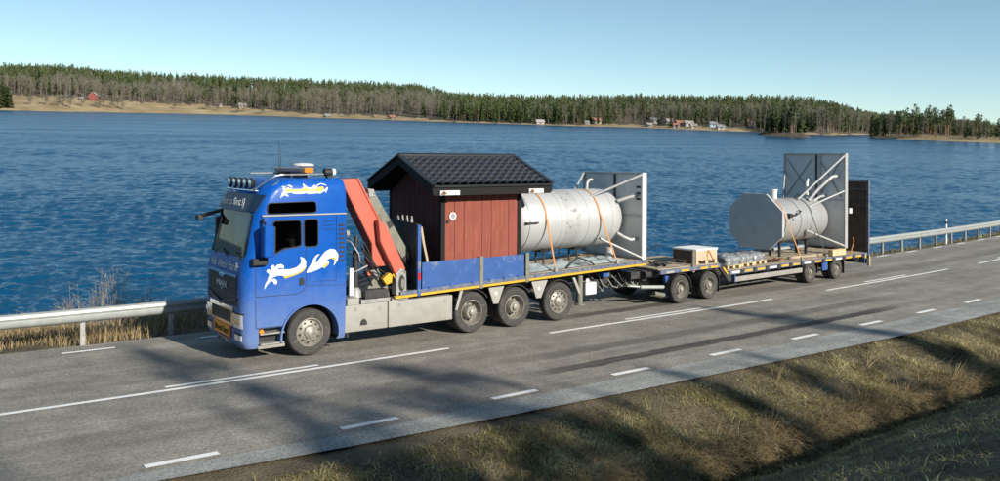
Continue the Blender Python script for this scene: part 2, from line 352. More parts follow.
def strip(name, ylo, yhi, z, mat, x0=-70, x1=158, ny=1, **kw):
    X = list(np.arange(x0, x1+0.1, 1.0)); m = MB(); vs = []; uvs = []
    for x in X:
        a, c = ylo(x), yhi(x)
        for j in range(ny+1):
            y = a+(c-a)*j/ny; vs.append(pt(x, y, z)); uvs.append((x, y))
    k = ny+1
    m.add(vs, [(i*k+j, (i+1)*k+j, (i+1)*k+j+1, i*k+j+1) for i in range(len(X)-1) for j in range(ny)])
    o = m.build(name, mat, kind='structure', **kw); me = o.data
    ul = me.uv_layers.new(name='along'); idx = np.zeros(len(me.loops), int); me.loops.foreach_get('vertex_index', idx)
    ul.data.foreach_set('uv', np.array(uvs, float)[idx].ravel()); return o
pave_near = lambda x: interp(x, [-5, -2, 1, 4, 9, 13, 19, 40], [-5.6, -5.82, -5.95, -6.08, -6.2, -6.3, -6.3, -6.3])
rail_y = lambda x: interp(x, [4, 26], [4.12, 3.2])
line_y = lambda x: interp(x, [4, 26], [3.28, 2.78])
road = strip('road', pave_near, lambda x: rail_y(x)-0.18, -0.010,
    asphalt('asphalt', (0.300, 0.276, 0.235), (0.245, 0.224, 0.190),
            [(-4.05, 0.24, 3.0, 17.9, 0.85), (-2.95, 0.30, 3.4, 19, 0.45), (-3.4, 0.55, -60, 3, 0.18), (-2.0, 0.5, -60, 150, 0.10), (0.30, 0.28, 7.2, 14, 0.7), (0.2, 0.4, 14, 60, 0.3), (1.9, 0.5, -60, 150, 0.16), (0.2, 0.5, -60, 4, 0.14)]))  # first streak: a long trunk shadow painted into the asphalt colour
sh = strip('road_shoulder', pave_near, lambda x: -5.22+0.03*math.sin(x*1.3), -0.005, asphalt('pale_asphalt', (0.35, 0.358, 0.330), (0.29, 0.297, 0.275), [(-5.6, 0.2, -60, 150, 0.12)]))
def mark(name, x0, x1, y, w):
    m = MB(); n = max(1, int((x1-x0)/1.0)); vs = []
    for i in range(n+1):
        x = x0+(x1-x0)*i/n; yy = y(x) if callable(y) else y
        vs += [pt(x, yy-w/2, 0.0), pt(x, yy+w/2, 0.0)]
    m.add(vs, [(2*i, 2*i+2, 2*i+3, 2*i+1) for i in range(n)])
    return m.build(name, 'marking', road)
ORG[road.name] = Vector((0, 0, 0))
for k in range(-3, 9): mark('centre_line', 5.9+12.05*k, 14.95+12.05*k, -1.08, 0.13)
for k in range(-3, 9): mark('short_centre_line', 8.75+12.05*k, 11.85+12.05*k, -0.84, 0.11)
for k in range(-14, 34): mark('edge_line', -4.154+3*k-0.52, -4.154+3*k+0.52, -4.99, 0.15)
for k in range(-10, 34): mark('edge_line', -3.85+3*k-0.55, -3.85+3*k+0.55, line_y, 0.13)

# the lake: a polar sheet of real waves that flattens with distance
def lake():
    A = np.radians(np.concatenate([np.linspace(-60, -3, 60)[:-1], np.linspace(-3, 74, 760), np.linspace(74, 130, 60)[1:]]))
    rr = np.concatenate([np.geomspace(8, 27, 40)[:-1], np.geomspace(27, 480, 900), np.geomspace(490, 9000, 50)])
    a, r = np.meshgrid(A, rr, indexing='ij'); X = CW.x + r*np.sin(a); Y = CW.y + r*np.cos(a); Z = np.zeros_like(X)
    wd = R(38); cell = np.maximum(r*np.radians(77/759), r*0.0032)
    gust = np.clip(0.9+0.22*np.sin(X*0.045+1.2*np.sin(Y*0.031))*np.sin(Y*0.037+0.7)+0.2*np.sin(X*0.21+Y*0.13), 0.4, 1.3)
    for i in range(76):
        lam = 0.33*(4.0/0.33)**(rng.random()**1.9); th = wd + rng.normal(0, 0.55); kx, ky = math.sin(th)*2*math.pi/lam, math.cos(th)*2*math.pi/lam
        amp = 0.0072*lam*(1 if lam < 1.1 else (1.1/lam)**0.8); fade = np.clip((lam/cell-1.7)/1.6, 0, 1)
        ph = kx*X+ky*Y+rng.random()*6.28; Z += amp*fade*(np.exp(np.sin(ph))-1.266)
    Z *= gust
    na, nr = X.shape; vs = np.stack([X, Y, Z+WATER], -1).reshape(-1, 3)
    i, j = np.meshgrid(np.arange(na-1), np.arange(nr-1), indexing='ij'); b = (i*nr+j).ravel()
    fs = np.stack([b, b+1, b+nr+1, b+nr], 1)
    me = bpy.data.meshes.new('water'); me.vertices.add(len(vs)); me.vertices.foreach_set('co', vs.ravel())
    me.loops.add(fs.size); me.loops.foreach_set('vertex_index', fs.ravel()); me.polygons.add(len(fs)); me.polygons.foreach_set('loop_start', np.arange(0, fs.size, 4)); me.update(); me.validate()
    me.shade_smooth()
    if me.polygons[0].normal.z < 0: me.flip_normals()
    o = bpy.data.objects.new('water', me); col.objects.link(o); o['kind'] = 'structure'
    m = bpy.data.materials.new('lake_water'); m.use_nodes = True; n, l = nodes_of(m); bs = n['Principled BSDF']
    bs.inputs['Base Color'].default_value = (0.002, 0.058, 0.135, 1); bs.inputs['Roughness'].default_value = 0.12; bs.inputs['IOR'].default_value = 1.33
    tc = n.new('ShaderNodeTexCoord'); prev = None
    for sc, st_, dist in (((1.0, 1.9, 1), 1.1, 0.16), ((1.0, 1.8, 1), 3.6, 0.05)):
        mp = n.new('ShaderNodeMapping'); mp.inputs['Rotation'].default_value = (0, 0, R(40)); mp.inputs['Scale'].default_value = sc; l.new(tc.outputs['Object'], mp.inputs[0])
        t = n.new('ShaderNodeTexNoise'); t.inputs['Scale'].default_value = st_; t.inputs['Detail'].default_value = 4; t.inputs['Roughness'].default_value = 0.55; l.new(mp.outputs[0], t.inputs[0])
        bp = n.new('ShaderNodeBump'); bp.inputs['Strength'].default_value = 1.0; bp.inputs['Distance'].default_value = dist; bp.inputs['Filter Width'].default_value = 0.01; l.new(t.outputs[0], bp.inputs['Height'])
        if prev: l.new(prev, bp.inputs['Normal'])
        prev = bp.outputs[0]
    l.new(prev, bs.inputs['Normal']); me.materials.append(m)
    sx = n.new('ShaderNodeSeparateXYZ'); l.new(tc.outputs['Object'], sx.inputs[0])       # ripples too small for the mesh count as roughness, more so out on the open lake
    ro = n.new('ShaderNodeMapRange'); ro.inputs[1].default_value = 20; ro.inputs[2].default_value = 170; ro.inputs[3].default_value = 0.10; ro.inputs[4].default_value = 0.20; l.new(sx.outputs[1], ro.inputs[0])
    mp = n.new('ShaderNodeMapping'); mp.inputs['Rotation'].default_value = (0, 0, R(30)); mp.inputs['Scale'].default_value = (0.35, 1.6, 1); l.new(tc.outputs['Object'], mp.inputs[0])
    wn_ = n.new('ShaderNodeTexNoise'); wn_.inputs['Scale'].default_value = 0.035; wn_.inputs['Detail'].default_value = 7; l.new(mp.outputs[0], wn_.inputs[0])
    wr = n.new('ShaderNodeMapRange'); wr.inputs[1].default_value = 0.35; wr.inputs[2].default_value = 0.65; wr.inputs[3].default_value = 0.75; wr.inputs[4].default_value = 1.3; l.new(wn_.outputs[0], wr.inputs[0])
    mu = n.new('ShaderNodeMath'); mu.operation = 'MULTIPLY'; l.new(ro.outputs[0], mu.inputs[0]); l.new(wr.outputs[0], mu.inputs[1]); l.new(mu.outputs[0], bs.inputs['Roughness'])
lake()

# ------------------------------------------------------------------ far shore
SHORE = [ (-200, 110, 68), (-60, 109.5, 66), (0, 110, 66), (60, 111.5, 67), (100, 112, 71), (160, 113, 75), (230, 114.5, 78), (300, 117, 81), (380, 119.5, 84), (420, 121, 87), (450, 122, 94), (500, 123.5, 97), (560, 125.5, 98), (640, 127.5, 97), (700, 130, 98), (760, 132, 98), (800, 134, 98.5), (830, 135, 103), (850, 134.5, 109), (880, 134.5, 114), (930, 136, 115.5), (1000, 138, 121), (1080, 140, 122), (1200, 143, 124)]
M3 = M.to_3x3()
def ray(u, v):
    k = fw + r2*((u-500)/(1000*FOC)) - u2*((v-PPV)/(1000*FOC)); return (M3 @ k)
AZ = []; D0 = []; HS = []
for u, vs_, vk in SHORE:
    a = ray(u, vs_); az_ = math.atan2(a.x, a.y); hd = math.hypot(a.x, a.y); d = (CW.z-WATER)/(-a.z/hd)
    b = ray(u, vk); te = b.z/math.hypot(b.x, b.y); AZ.append(az_); D0.append(d); HS.append(CW.z+te*(d+210))
def far_pos(az_, d): return (CW.x+d*math.sin(az_), CW.y+d*math.cos(az_))
TREE_H = 12.5
def tall(u): a = az_of(u); return min(1.0, max(0.5, (interp(a, AZ, HS)-WATER)*0.85/17))
def far_h(az_, d):
    d0 = interp(az_, AZ, D0); top = interp(az_, AZ, HS)-TREE_H - WATER
    t = (d-d0)/210
    p = far_pos(az_, d)
    if t < 0: return WATER + t*12
    z = 0.4 + top*min(t, 1.0)**0.92 + 1.6*noise.noise((p[0]*0.012, p[1]*0.012, 0))*min(1, t*4)
    if t > 1: z += -4*(t-1)
    return WATER+z
def az_of(u, v=120): a = ray(u, v); return math.atan2(a.x, a.y)
def forest_edge(u):             # where the trees start behind the shore: meadows lie in front of them on the left
    return interp(u, [-200, 0, 40, 120, 200, 240, 300, 420, 450, 580, 600, 740, 760, 1200], [0.4, 0.42, 0.38, 0.30, 0.26, 0.22, 0.12, 0.09, 0.03, 0.03, 0.10, 0.12, 0.03, 0.03])
def turf_far(name, c0, c1, c2):
    m = bpy.data.materials.new(name); m.use_nodes = True; n, l = nodes_of(m); b = n['Principled BSDF']
    tc = n.new('ShaderNodeTexCoord'); a = n.new('ShaderNodeTexNoise'); a.inputs['Scale'].default_value = 0.05; a.inputs['Detail'].default_value = 9
    l.new(tc.outputs['Object'], a.inputs[0]); r = n.new('ShaderNodeValToRGB'); l.new(a.outputs[0], r.inputs[0]); e = r.color_ramp.elements
    e[0].position = 0.32; e[0].color = (*c0, 1); e[1].position = 0.68; e[1].color = (*c2, 1); q = e.new(0.5); q.color = (*c1, 1)
    l.new(r.outputs[0], b.inputs['Base Color']); b.inputs['Roughness'].default_value = 1.0; return m
MT['brownearth'] = pbr('forest_floor', (0.085, 0.065, 0.042), 0.95, var=0.3, scale=0.2)
straw = turf_far('winter_meadow', (0.20, 0.145, 0.07), (0.29, 0.22, 0.115), (0.37, 0.29, 0.165))
azs = np.radians(np.arange(math.degrees(AZ[0])-14, math.degrees(AZ[-1])+20, 0.2)); ts = list(np.linspace(-0.06, 1.2, 64)) + [1.6, 2.4]
hm = MB(); hv = []
for a in azs:
    d0 = interp(a, AZ, D0)
    for t in ts: hv.append((*far_pos(a, d0+t*210), far_h(a, d0+t*210)))
nt = len(ts); hm.add(hv, [(i*nt+j, i*nt+j+1, (i+1)*nt+j+1, (i+1)*nt+j) for i in range(len(azs)-1) for j in range(nt-1)])
azu = [az_of(q) for q in range(-400, 1500, 20)]
for i in range(len(azs)-1):
    uu = interp(azs[i], azu, list(range(-400, 1500, 20))); fe = forest_edge(uu)
    for j in range(nt-1): hm.m[i*(nt-1)+j] = 1 if ts[j] > fe-0.02+0.022*math.sin(i*0.9)+0.016*math.sin(i*2.3+1)+0.012*noise.noise((i*0.7, j, 2)) else 0
hm.build('hills', [straw, MT['brownearth']], frame='world', kind='structure', smooth=80)
def mound(name, u0, u1, vshore, depth, h, sandy):
    """low wooded land in front of the main shore; returns a sampler of points on it"""
    um = (u0+u1)/2; a = ray(um, vshore(um)); d = (CW.z-WATER)/(-a.z/math.hypot(a.x, a.y)); A0, A1 = az_of(u0, vshore(u0)), az_of(u1, vshore(u1))
    def shore_d(az_):
        u = u0+(u1-u0)*(az_-A0)/(A1-A0); k = ray(u, vshore(u)); return (CW.z-WATER)/(-k.z/math.hypot(k.x, k.y))
    def hh(az_, t):
        e = max(0, min(1, (az_-A0)/(A1-A0))); w = min(1, 6*e, 6*(1-e) if u1 < 990 else 9); return WATER-0.3 + h*math.sin(math.pi*min(max(t, 0), 1))**0.6*max(0.0, w)**0.5
    m = MB(); v = []; na, nt_ = 40, 14
    for i in range(na+1):
        az_ = A0+(A1-A0)*i/na
        for j in range(nt_+1):
            t = j/nt_; v.append((*far_pos(az_, shore_d(az_)+t*depth), hh(az_, t)))
    m.add(v, [(i*(nt_+1)+j, i*(nt_+1)+j+1, (i+1)*(nt_+1)+j+1, (i+1)*(nt_+1)+j) for i in range(na) for j in range(nt_)])
    m.build(name, straw if sandy else MT['brownearth'], frame='world', kind='structure', smooth=80)
    def samp(e, t):
        az_ = A0+(A1-A0)*e; return (*far_pos(az_, shore_d(az_)+t*depth), hh(az_, t))
    return samp
MT['rock'] = pbr('shore_rock', (0.3, 0.28, 0.26), 0.9, var=0.3, scale=0.5)
cape = mound('peninsula', 868, 1240, lambda u: interp(u, [868, 900, 1000, 1240], [137, 139, 143.2, 152]), 70, 3.0, True)
isle = mound('islet', 757, 811, lambda u: interp(u, [757, 811], [135.2, 137.6]), 34, 2.2, False)

# --- tree kinds (metres, base at the origin); shared by every tree of the kind
def leafmat(name, cols, patch=None):
    m = bpy.data.materials.new(name); m.use_nodes = True; n, l = nodes_of(m); b = n['Principled BSDF']
    gi = n.new('ShaderNodeNewGeometry'); oi = n.new('ShaderNodeObjectInfo')
    ad = n.new('ShaderNodeMath'); ad.operation = 'MULTIPLY_ADD'; ad.inputs[1].default_value = 0.65; l.new(gi.outputs['Random Per Island'], ad.inputs[0])
    ml = n.new('ShaderNodeMath'); ml.operation = 'MULTIPLY'; ml.inputs[1].default_value = 0.35; l.new(oi.outputs['Random'], ml.inputs[0]); l.new(ml.outputs[0], ad.inputs[2])
    if patch:                   # tussocks: neighbouring blades share a tone
        tc = n.new('ShaderNodeTexCoord'); pn = n.new('ShaderNodeTexNoise'); pn.inputs['Scale'].default_value = patch; pn.inputs['Detail'].default_value = 3; l.new(tc.outputs['Object'], pn.inputs[0])
        pm = n.new('ShaderNodeMapRange'); pm.inputs[1].default_value = 0.32; pm.inputs[2].default_value = 0.68; pm.inputs[4].default_value = 0.62; l.new(pn.outputs[0], pm.inputs[0])
        ad.inputs[1].default_value = 0.38; l.new(pm.outputs[0], ad.inputs[2])
    r = n.new('ShaderNodeValToRGB'); e = r.color_ramp.elements
    e[0].color = (*cols[0], 1); e[0].position = 0.1; e[1].color = (*cols[-1], 1); e[1].position = 0.9
    for i, c in enumerate(cols[1:-1]): x = e.new(0.1+0.8*(i+1)/(len(cols)-1)); x.color = (*c, 1)
    l.new(ad.outputs[0], r.inputs[0]); l.new(r.outputs[0], b.inputs['Base Color']); b.inputs['Roughness'].default_value = 0.85; b.inputs['Specular IOR Level'].default_value = 0.2
    return m
MT['spruceleaf'] = leafmat('spruce_needles', [(0.030, 0.052, 0.017), (0.062, 0.092, 0.030), (0.115, 0.145, 0.052)])
MT['pineleaf'] = leafmat('pine_needles', [(0.034, 0.056, 0.022), (0.068, 0.096, 0.038), (0.125, 0.148, 0.065)])
MT['budtwig'] = leafmat('budding_twigs', [(0.105, 0.098, 0.072), (0.172, 0.160, 0.120), (0.25, 0.235, 0.178)])
MT['pinebark'] = pbr('pine_bark', (0.19, 0.115, 0.07), 0.9, var=0.3)
def tri_clump(m, c, r, n, flat=0.6, droop=0.0, rs=random):
    for _ in range(n):
        d = Vector((rs.gauss(0, 1), rs.gauss(0, 1), rs.gauss(0, flat))).normalized()
        p = Vector(c)+d*r*rs.uniform(0.2, 1.0); t = d.orthogonal().normalized()*r*rs.uniform(0.4, 0.75); q = d.cross(t).normalized()*r*rs.uniform(0.4, 0.75)
        m.add([p-t-Vector((0, 0, droop*r)), p+t*0.6+q, p+d*r*0.6-q*0.6], [(0, 1, 2)])
def proto_spruce(seed, h=18, w=2.6, n=110):
    rs = random.Random(seed); cr = MB(); tk = MB(); tk.tube([(0, 0, -0.5), (0, 0, h*0.5), (0, 0, h*0.98)], 0.22, 5, 0.03)
    for i in range(n):
        t = (i+rs.random())/n; z = h*(0.07+0.93*t**0.9); rad = w*(1-t)**0.62*rs.uniform(0.65, 1.12)+0.15; a = rs.random()*6.283; s = 0.34*w*(1-t)**0.5+0.25
        d = Vector((math.cos(a), math.sin(a), 0)); p = Vector((0, 0, z)); tip = p+d*rad+Vector((0, 0, -0.38*rad)); sd_ = Vector((-d.y, d.x, 0))*s*rs.uniform(0.7, 1.2)
        mid = p+d*rad*0.55+Vector((0, 0, 0.0))
        cr.add([p+Vector((0, 0, 0.3)), mid-sd_, tip, mid+sd_], [(0, 1, 2), (0, 2, 3)])
    return cr, tk
def proto_pine(seed, h=16, n=24):
    rs = random.Random(seed); cr = MB(); tk = MB(); ln = rs.uniform(-0.6, 0.6); tk.tube([(0, 0, -0.5), (ln*0.4, 0, h*0.5), (ln, 0.2, h*0.95)], 0.24, 5, 0.06)
    for i in range(n):
        t = rs.random()**0.8; z = h*(0.42+0.57*t); rad = (2.4*math.sin(math.pi*(0.18+0.72*t))**0.8)*rs.uniform(0.2, 1); a = rs.random()*6.283
        tri_clump(cr, (ln*z/h+rad*math.cos(a), rad*math.sin(a), z), rs.uniform(0.6, 1.05), 7, 0.5, rs=rs)
    return cr, tk
def proto_bare(seed, h=15, n=30, w=2.3, r=0.15):
    rs = random.Random(seed); cr = MB(); tk = MB(); ln = rs.uniform(-0.8, 0.8); top = Vector((ln, rs.uniform(-0.5, 0.5), h)); tk.tube([(0, 0, -0.5), top*0.5+Vector((0.2, 0, 0)), top], r, 5, 0.03)
    for i in range(n):
        t = 0.28+0.7*(i+rs.random())/n; p = top*t; a = rs.random()*6.283; L = w*math.sin(math.pi*(0.12+0.80*(t-0.2)/0.8))**0.7*rs.uniform(0.6, 1.15)
        e = p+Vector((math.cos(a)*L, math.sin(a)*L, L*rs.uniform(0.6, 1.3))); s = (e-p).cross(Vector((0, 0, 1))).normalized()
        cr.add([p-s*0.05, p+s*0.05, e], [(0, 1, 2)])
        for k in range(7):
            b = p.lerp(e, rs.uniform(0.3, 1)); q = b+Vector((rs.gauss(0, 0.5), rs.gauss(0, 0.5), rs.uniform(0.2, 1.0))); s2 = Vector((rs.gauss(0, 1), rs.gauss(0, 1), 0.2)).normalized()*0.16
            cr.add([b-s2, b+s2, q], [(0, 1, 2)])
    return cr, tk
KIND = {'spruce': [proto_spruce(i, *a) for i, a in enumerate([(17, 2.6), (15, 2.3), (18, 2.9)])],
        'pine': [proto_pine(10+i, h) for i, h in enumerate([16, 14, 18])],
        'birch': [proto_bare(20+i, h, 34, w) for i, (h, w) in enumerate([(15, 2.6), (13, 2.4), (16, 2.9)])],
        'bushy': [proto_bare(30+i, h, 46, w, 0.2) for i, (h, w) in enumerate([(9, 3.2), (8, 3.6)])]}
MATS = {'spruce': ('spruceleaf', 'bark'), 'pine': ('pineleaf', 'pinebark'), 'birch': ('budtwig', 'birchbark'), 'bushy': ('budtwig', 'bark')}
NAME = {'spruce': 'spruce_tree', 'pine': 'pine_tree', 'birch': 'birch_tree', 'bushy': 'bare_tree'}
PROTO = {}
def tree(kind, var, pos, s, label, group, frame='world', sxy=1.0, rz=None):
    key = (kind, var)
    if key not in PROTO:
        o = root(NAME[kind], label, 'tree', (0, 0, 0), 'world', group); cr, tk = KIND[kind][var]
        cr.build('crown', MATS[kind][0], o, normals=False); tk.build('trunk', MATS[kind][1], o, smooth=50); PROTO[key] = o
    else: o = copy_tree(PROTO[key]); o['label'] = label; o['group'] = group
    o.matrix_world = (FR['road'] if frame == 'road' else Matrix.Identity(4)) @ Matrix.Translation(Vector(pos)) @ Matrix.Rotation(random.random()*6.28 if rz is None else rz, 4, 'Z') @ Matrix.Diagonal((s*sxy, s*sxy, s, 1))
    return o
def far_tree(kind, u, t, s, label, group, sxy=1.0):
    a = az_of(u); d = interp(a, AZ, D0)+t*210; p = far_pos(a, d); return tree(kind, random.randrange(len(KIND[kind])), (*p, far_h(a, d)), s, label, group, sxy=sxy)

def mix_at(u, t):
    """which kind of tree grows at image column u (used as bearing) and depth t behind the shore"""
    r = random.random(); n = noise.noise((u*0.02, t*3, 5.0))
    if u < 440:
        k = (t-0.47+0.30*n)*3.6
        return 'spruce' if r < 0.05+0.45*max(0, min(1, k)) else ('pine' if r < 0.10+0.86*max(0, min(1, k)) else 'birch')
    if u < 585: return 'spruce' if r < 0.62+0.3*n else ('pine' if r < 0.85 else 'birch')
    k = (t-0.34+0.4*n)*3.2
    return 'spruce' if r < 0.22+0.42*max(0, min(1, k)) else ('pine' if r < 0.4+0.45*max(0, min(1, k)) else 'birch')
def landmark(u):
    for lim, w in ((80, 'at the far left end of'), (110, 'behind the red gabled house on'), (215, 'between the red house and long white house on'), (262, 'around the long white house on'), (400, 'above the dark boathouse on'), (450, 'just left of the dense spruces on'), (585, 'in the spruce stretch right of the birches on'), (735, 'behind the village on')):
        if u < lim: return w+' the far shore'
    return 'near the small islet on the far shore'
LBL = {'spruce': 'dark narrow spruce ', 'pine': 'round-topped pine ', 'birch': 'leafless pale-trunked birch '}
used = {'spruce': 0, 'pine': 0, 'birch': 0}
for i in range(250):            # the front row, one by one
    u = -15+880*(i+random.random())/250
    t = forest_edge(u)+0.05*random.random()+0.005
    k = mix_at(u, t); far_tree(k, u, t, random.uniform(0.72, 1.0)*tall(u)*(0.95 if k == 'birch' else 0.9), LBL[k]+landmark(u), {'spruce': 'spruces edging the far wood', 'pine': 'pines edging the far wood', 'birch': 'birches edging the far wood'}[k])
for u, t, s in [(58, .10, .75), (70, .06, .8), (82, .1, .6), (46, .12, .7), (112, .08, .7), (99, .07, .85), (63, .14, .7), (118, .12, .8), (104, .11, .9), (122, .05, .7), (30, .12, .6), (208, .08, .7), (218, .06, .6), (175, .1, .5), (237, .05, .6), (243, .07, .7), (262, .04, .5), (345, .03, .5), (378, .03, .5)]:
    far_tree('bushy', u, t, s*1.25, 'rounded leafless tree standing in the yellow meadow by the far shore', 'bare trees in the far meadow', 1.5)
for q, (u, t, s) in enumerate([(1, .03, 1.0), (-6, .035, 1.1), (6, .045, .95), (10, .03, .8), (-14, .05, 1.0), (3.5, .06, 1.05), (8, .07, .9)]):
    far_tree('spruce', u, t, s, 'dense green spruce of the clump on the far shore at the left', 'spruce clump on the far shore', 1.7)
for u, t, s in [(659, .03, .82), (671, .035, .62), (28, .36, .5), (224, .24, .6), (229, .25, .7), (236, .26, .62), (610, .08, .5), (598, .07, .6)]:
    far_tree('spruce', u, t, s, 'single dark spruce among the houses across the lake', 'lone spruces across the lake')
for q, u in enumerate((604, 613, 621, 629, 638, 644, 652, 662, 664, 674, 683, 687, 692, 698, 704, 709, 716, 724, 731, 738)):
    far_tree('birch' if q % 4 else 'pine', u, 0.012+0.05*random.random(), random.uniform(0.42, 0.66), ('slim leafless tree standing among the village houses by the water' if q % 4 else 'small round pine standing among the village houses by the water'), 'trees among the village houses')
for i in range(190):             # the peninsula on the right
    e = random.random()**1.4*0.62+0.008; t = random.uniform(0.12, 0.8); u = 868+e*372
    k = random.choices(['pine', 'spruce', 'birch'], [0.60, 0.16, 0.24] if e < 0.26 else [0.36, 0.14, 0.5])[0]
    p = cape(e, t); s = random.uniform(0.68, 0.94)*(0.72 if u > 965 else 1.0)*(0.85 if u < 885 else 1)
    where = 'at the left tip of' if u < 895 else ('behind the sandy beach of' if u < 935 else ('in the middle of' if u < 970 else 'near the picture edge on')); row = 'in the front row ' if t < 0.34 else ('farther back ' if t > 0.58 else '')
    tree(k, random.randrange(3), p, s*(0.9 if k != 'pine' else 1.0), {'pine': 'tall dark pine ', 'spruce': 'dark pointed spruce ', 'birch': 'leafless pale tree '}[k]+row+where+' the wooded point', 'trees on the wooded point')
for i in range(46):             # the islet
    e = random.uniform(0.12, 0.9); p = isle(e, random.uniform(0.2, 0.8)); k = random.choices(['spruce', 'pine', 'birch'], [0.25, 0.3, 0.45])[0]
    tree(k, random.randrange(3), p, random.uniform(0.66, 0.92)*math.sin(math.pi*(0.15+0.7*e))**0.4, {'pine': 'dark bushy pine ', 'spruce': 'dark spruce ', 'birch': 'leafless brownish tree '}[k]+('on the left end of' if e < 0.38 else ('in the middle of' if e < 0.64 else 'on the right end of'))+' the small islet', 'trees on the islet')

def mass():                     # the wood behind reads as one mass: one mesh a kind
    acc = {k: [] for k in ('spruce', 'pine', 'birch')}
    for i in range(8200):
        u = random.uniform(-190, 1150); e0 = forest_edge(u)+0.04; t = e0+(1.22-e0)*random.random()**0.9
        if 600 < u < 745 and t < 0.34 and random.random() < 0.55: continue
        k = mix_at(u, t); a = az_of(u); d = interp(a, AZ, D0)+t*210
        acc[k].append((*far_pos(a, d), far_h(a, d)-0.3, random.uniform(0.78, 0.94)*tall(u), random.random()*6.28))
    for k, L in acc.items():
        for part in (0, 1):
            V = []; F = []; base = 0
            P = [(np.array(p[part].v, float), p[part].f) for p in KIND[k]]
            if part == 0: P = [(v, [q for f in fs for q in ([f] if len(f) == 3 else [(f[0], f[1], f[2]), (f[0], f[2], f[3])])]) for v, fs in P]
            else: P = [(v, [q for f in fs if len(f) == 4 for q in ((f[0], f[1], f[2]), (f[0], f[2], f[3]))]) for v, fs in P]
            P = [(v, np.array(f)) for v, f in P]
            for (x, y, z, s, a) in L:
                v, f = P[random.randrange(len(P))]; c, sn = math.cos(a), math.sin(a)
                q = np.stack([(v[:, 0]*c-v[:, 1]*sn)*s+x, (v[:, 0]*sn+v[:, 1]*c)*s+y, v[:, 2]*s+z], 1)
                V.append(q); F.append(f+base); base += len(v)
            if not V: continue
            V = np.concatenate(V); F = np.concatenate(F); nm = {'spruce': 'spruce_forest', 'pine': 'pine_forest', 'birch': 'birch_forest'}[k]
            me = bpy.data.meshes.new(nm); me.vertices.add(len(V)); me.vertices.foreach_set('co', V.ravel()); me.loops.add(F.size); me.loops.foreach_set('vertex_index', F.ravel().astype(np.int32))
            me.polygons.add(len(F)); me.polygons.foreach_set('loop_start', np.arange(0, F.size, 3)); me.update(); me.materials.append(MT[MATS[k][part]])
            o = bpy.data.objects.new(nm if part == 0 else 'forest_trunks', me); col.objects.link(o)
            tag(o, {'spruce': 'dark green spruce wood covering the hills across the lake', 'pine': 'dark green pine wood on the hills across the lake', 'birch': 'greyish leafless birch wood on the slope across the lake'}[k] if part == 0 else 'trunks of the %s wood across the lake' % k, 'forest', kind='stuff')
mass()
# houses across the lake
WALLM = {'red': MT['falu'], 'white': MT['white'], 'cream': pbr('cream_boards', (0.66, 0.58, 0.42), 0.8), 'tile': pbr('tile_roof', (0.26, 0.115, 0.08), 0.8), 'slate': pbr('grey_roof', (0.22, 0.22, 0.23), 0.8), 'pale': pbr('pale_roof', (0.55, 0.45, 0.40), 0.8), 'brown': MT['brownp'], 'blue': pbr('pale_blue_boards', (0.25, 0.42, 0.52), 0.8)}
def far_house(u, t, w, dp, h, wall, roof, label, turn=0.3, name='house', rh=None):
    a = az_of(u); d = interp(a, AZ, D0)+t*210; x, y = far_pos(a, d); z = far_h(a, d)-0.4
    w *= 0.82; dp *= 0.82; h *= 0.85; o = root(name, label, 'house' if name == 'house' else 'boathouse', (0, 0, 0), 'world'); rh = rh or w*0.30
    m = MB(); m.box(-w/2, -dp/2, 0, w/2, dp/2, h); m.prism([(-dp/2, h), (dp/2, h), (0, h+rh)], -w/2+0.05, w/2-0.05, 'x'); m.build('wall', WALLM[wall], o)
    for s in (-1, 1):
        r = MB(); r.beam((0, s*(dp/2+0.5), h-0.25), (0, 0, h+rh+0.08), w+0.9, 0.22, up=(0, -s, 1)); rr = r.build('roof', WALLM[roof], o)
        if s < 0 and w > 6: c = MB(); c.box(w*0.15, -0.4, h+rh*0.6, w*0.15+0.7, 0.3, h+rh+0.9); c.build('chimney', WALLM['tile'], rr)
    n = max(1, int(w/3))
    for i in range(n):
        xx = -w/2+w*(i+0.5)/n; f = MB(); f.box(xx-0.6, -dp/2-0.08, h*0.35, xx+0.6, -dp/2+0.02, h*0.35+1.3); q = f.build('window', 'white' if wall != 'white' else 'dark', o)
        p = MB(); p.box(xx-0.48, -dp/2-0.1, h*0.35+0.12, xx+0.48, -dp/2-0.07, h*0.35+1.18); p.build('pane', 'black', q)
    o.matrix_world = Matrix.Translation((x, y, z)) @ Matrix.Rotation(-a+turn, 4, 'Z')
WALLM['white'] = pbr('far_white_boards', (0.40, 0.39, 0.37), 0.8); WALLM['cream'] = pbr('far_cream_boards', (0.36, 0.31, 0.23), 0.8); WALLM['pale'] = pbr('far_pale_roof', (0.33, 0.29, 0.27), 0.8)
far_house(93.5, .30, 5.5, 8, 5.6, 'red', 'pale', 'red gabled house with white trim at the edge of the birch wood', 1.35, rh=2.6)
far_house(81, .29, 3.5, 3.5, 2.4, 'white', 'pale', 'small white shed left of the red gabled house')
far_house(242, .22, 8, 5, 2.8, 'white', 'pale', 'long low white house at the wood edge in the left half of the far shore')
far_house(220, .22, 3, 3, 2.5, 'cream', 'slate', 'tiny cream hut left of the long low white house')
far_house(327, .015, 5, 3.5, 1.8, 'brown', 'slate', 'dark boathouse alone at the water edge below the birches', name='boathouse')
far_house(392, .03, 5, 3, 2, 'brown', 'tile', 'low brown boathouse with reddish roof left of the dense spruces', name='boathouse')
far_house(540, .02, 7, 4, 2.2, 'white', 'pale', 'white boathouse at the water in front of the dense spruces', name='boathouse')
far_house(596, .10, 8, 6, 3.2, 'cream', 'tile', 'cream house with red tiled roof, first from the left of the village')
far_house(587, .08, 3.5, 3, 2.2, 'white', 'slate', 'small white outbuilding beside the first tile-roofed house')
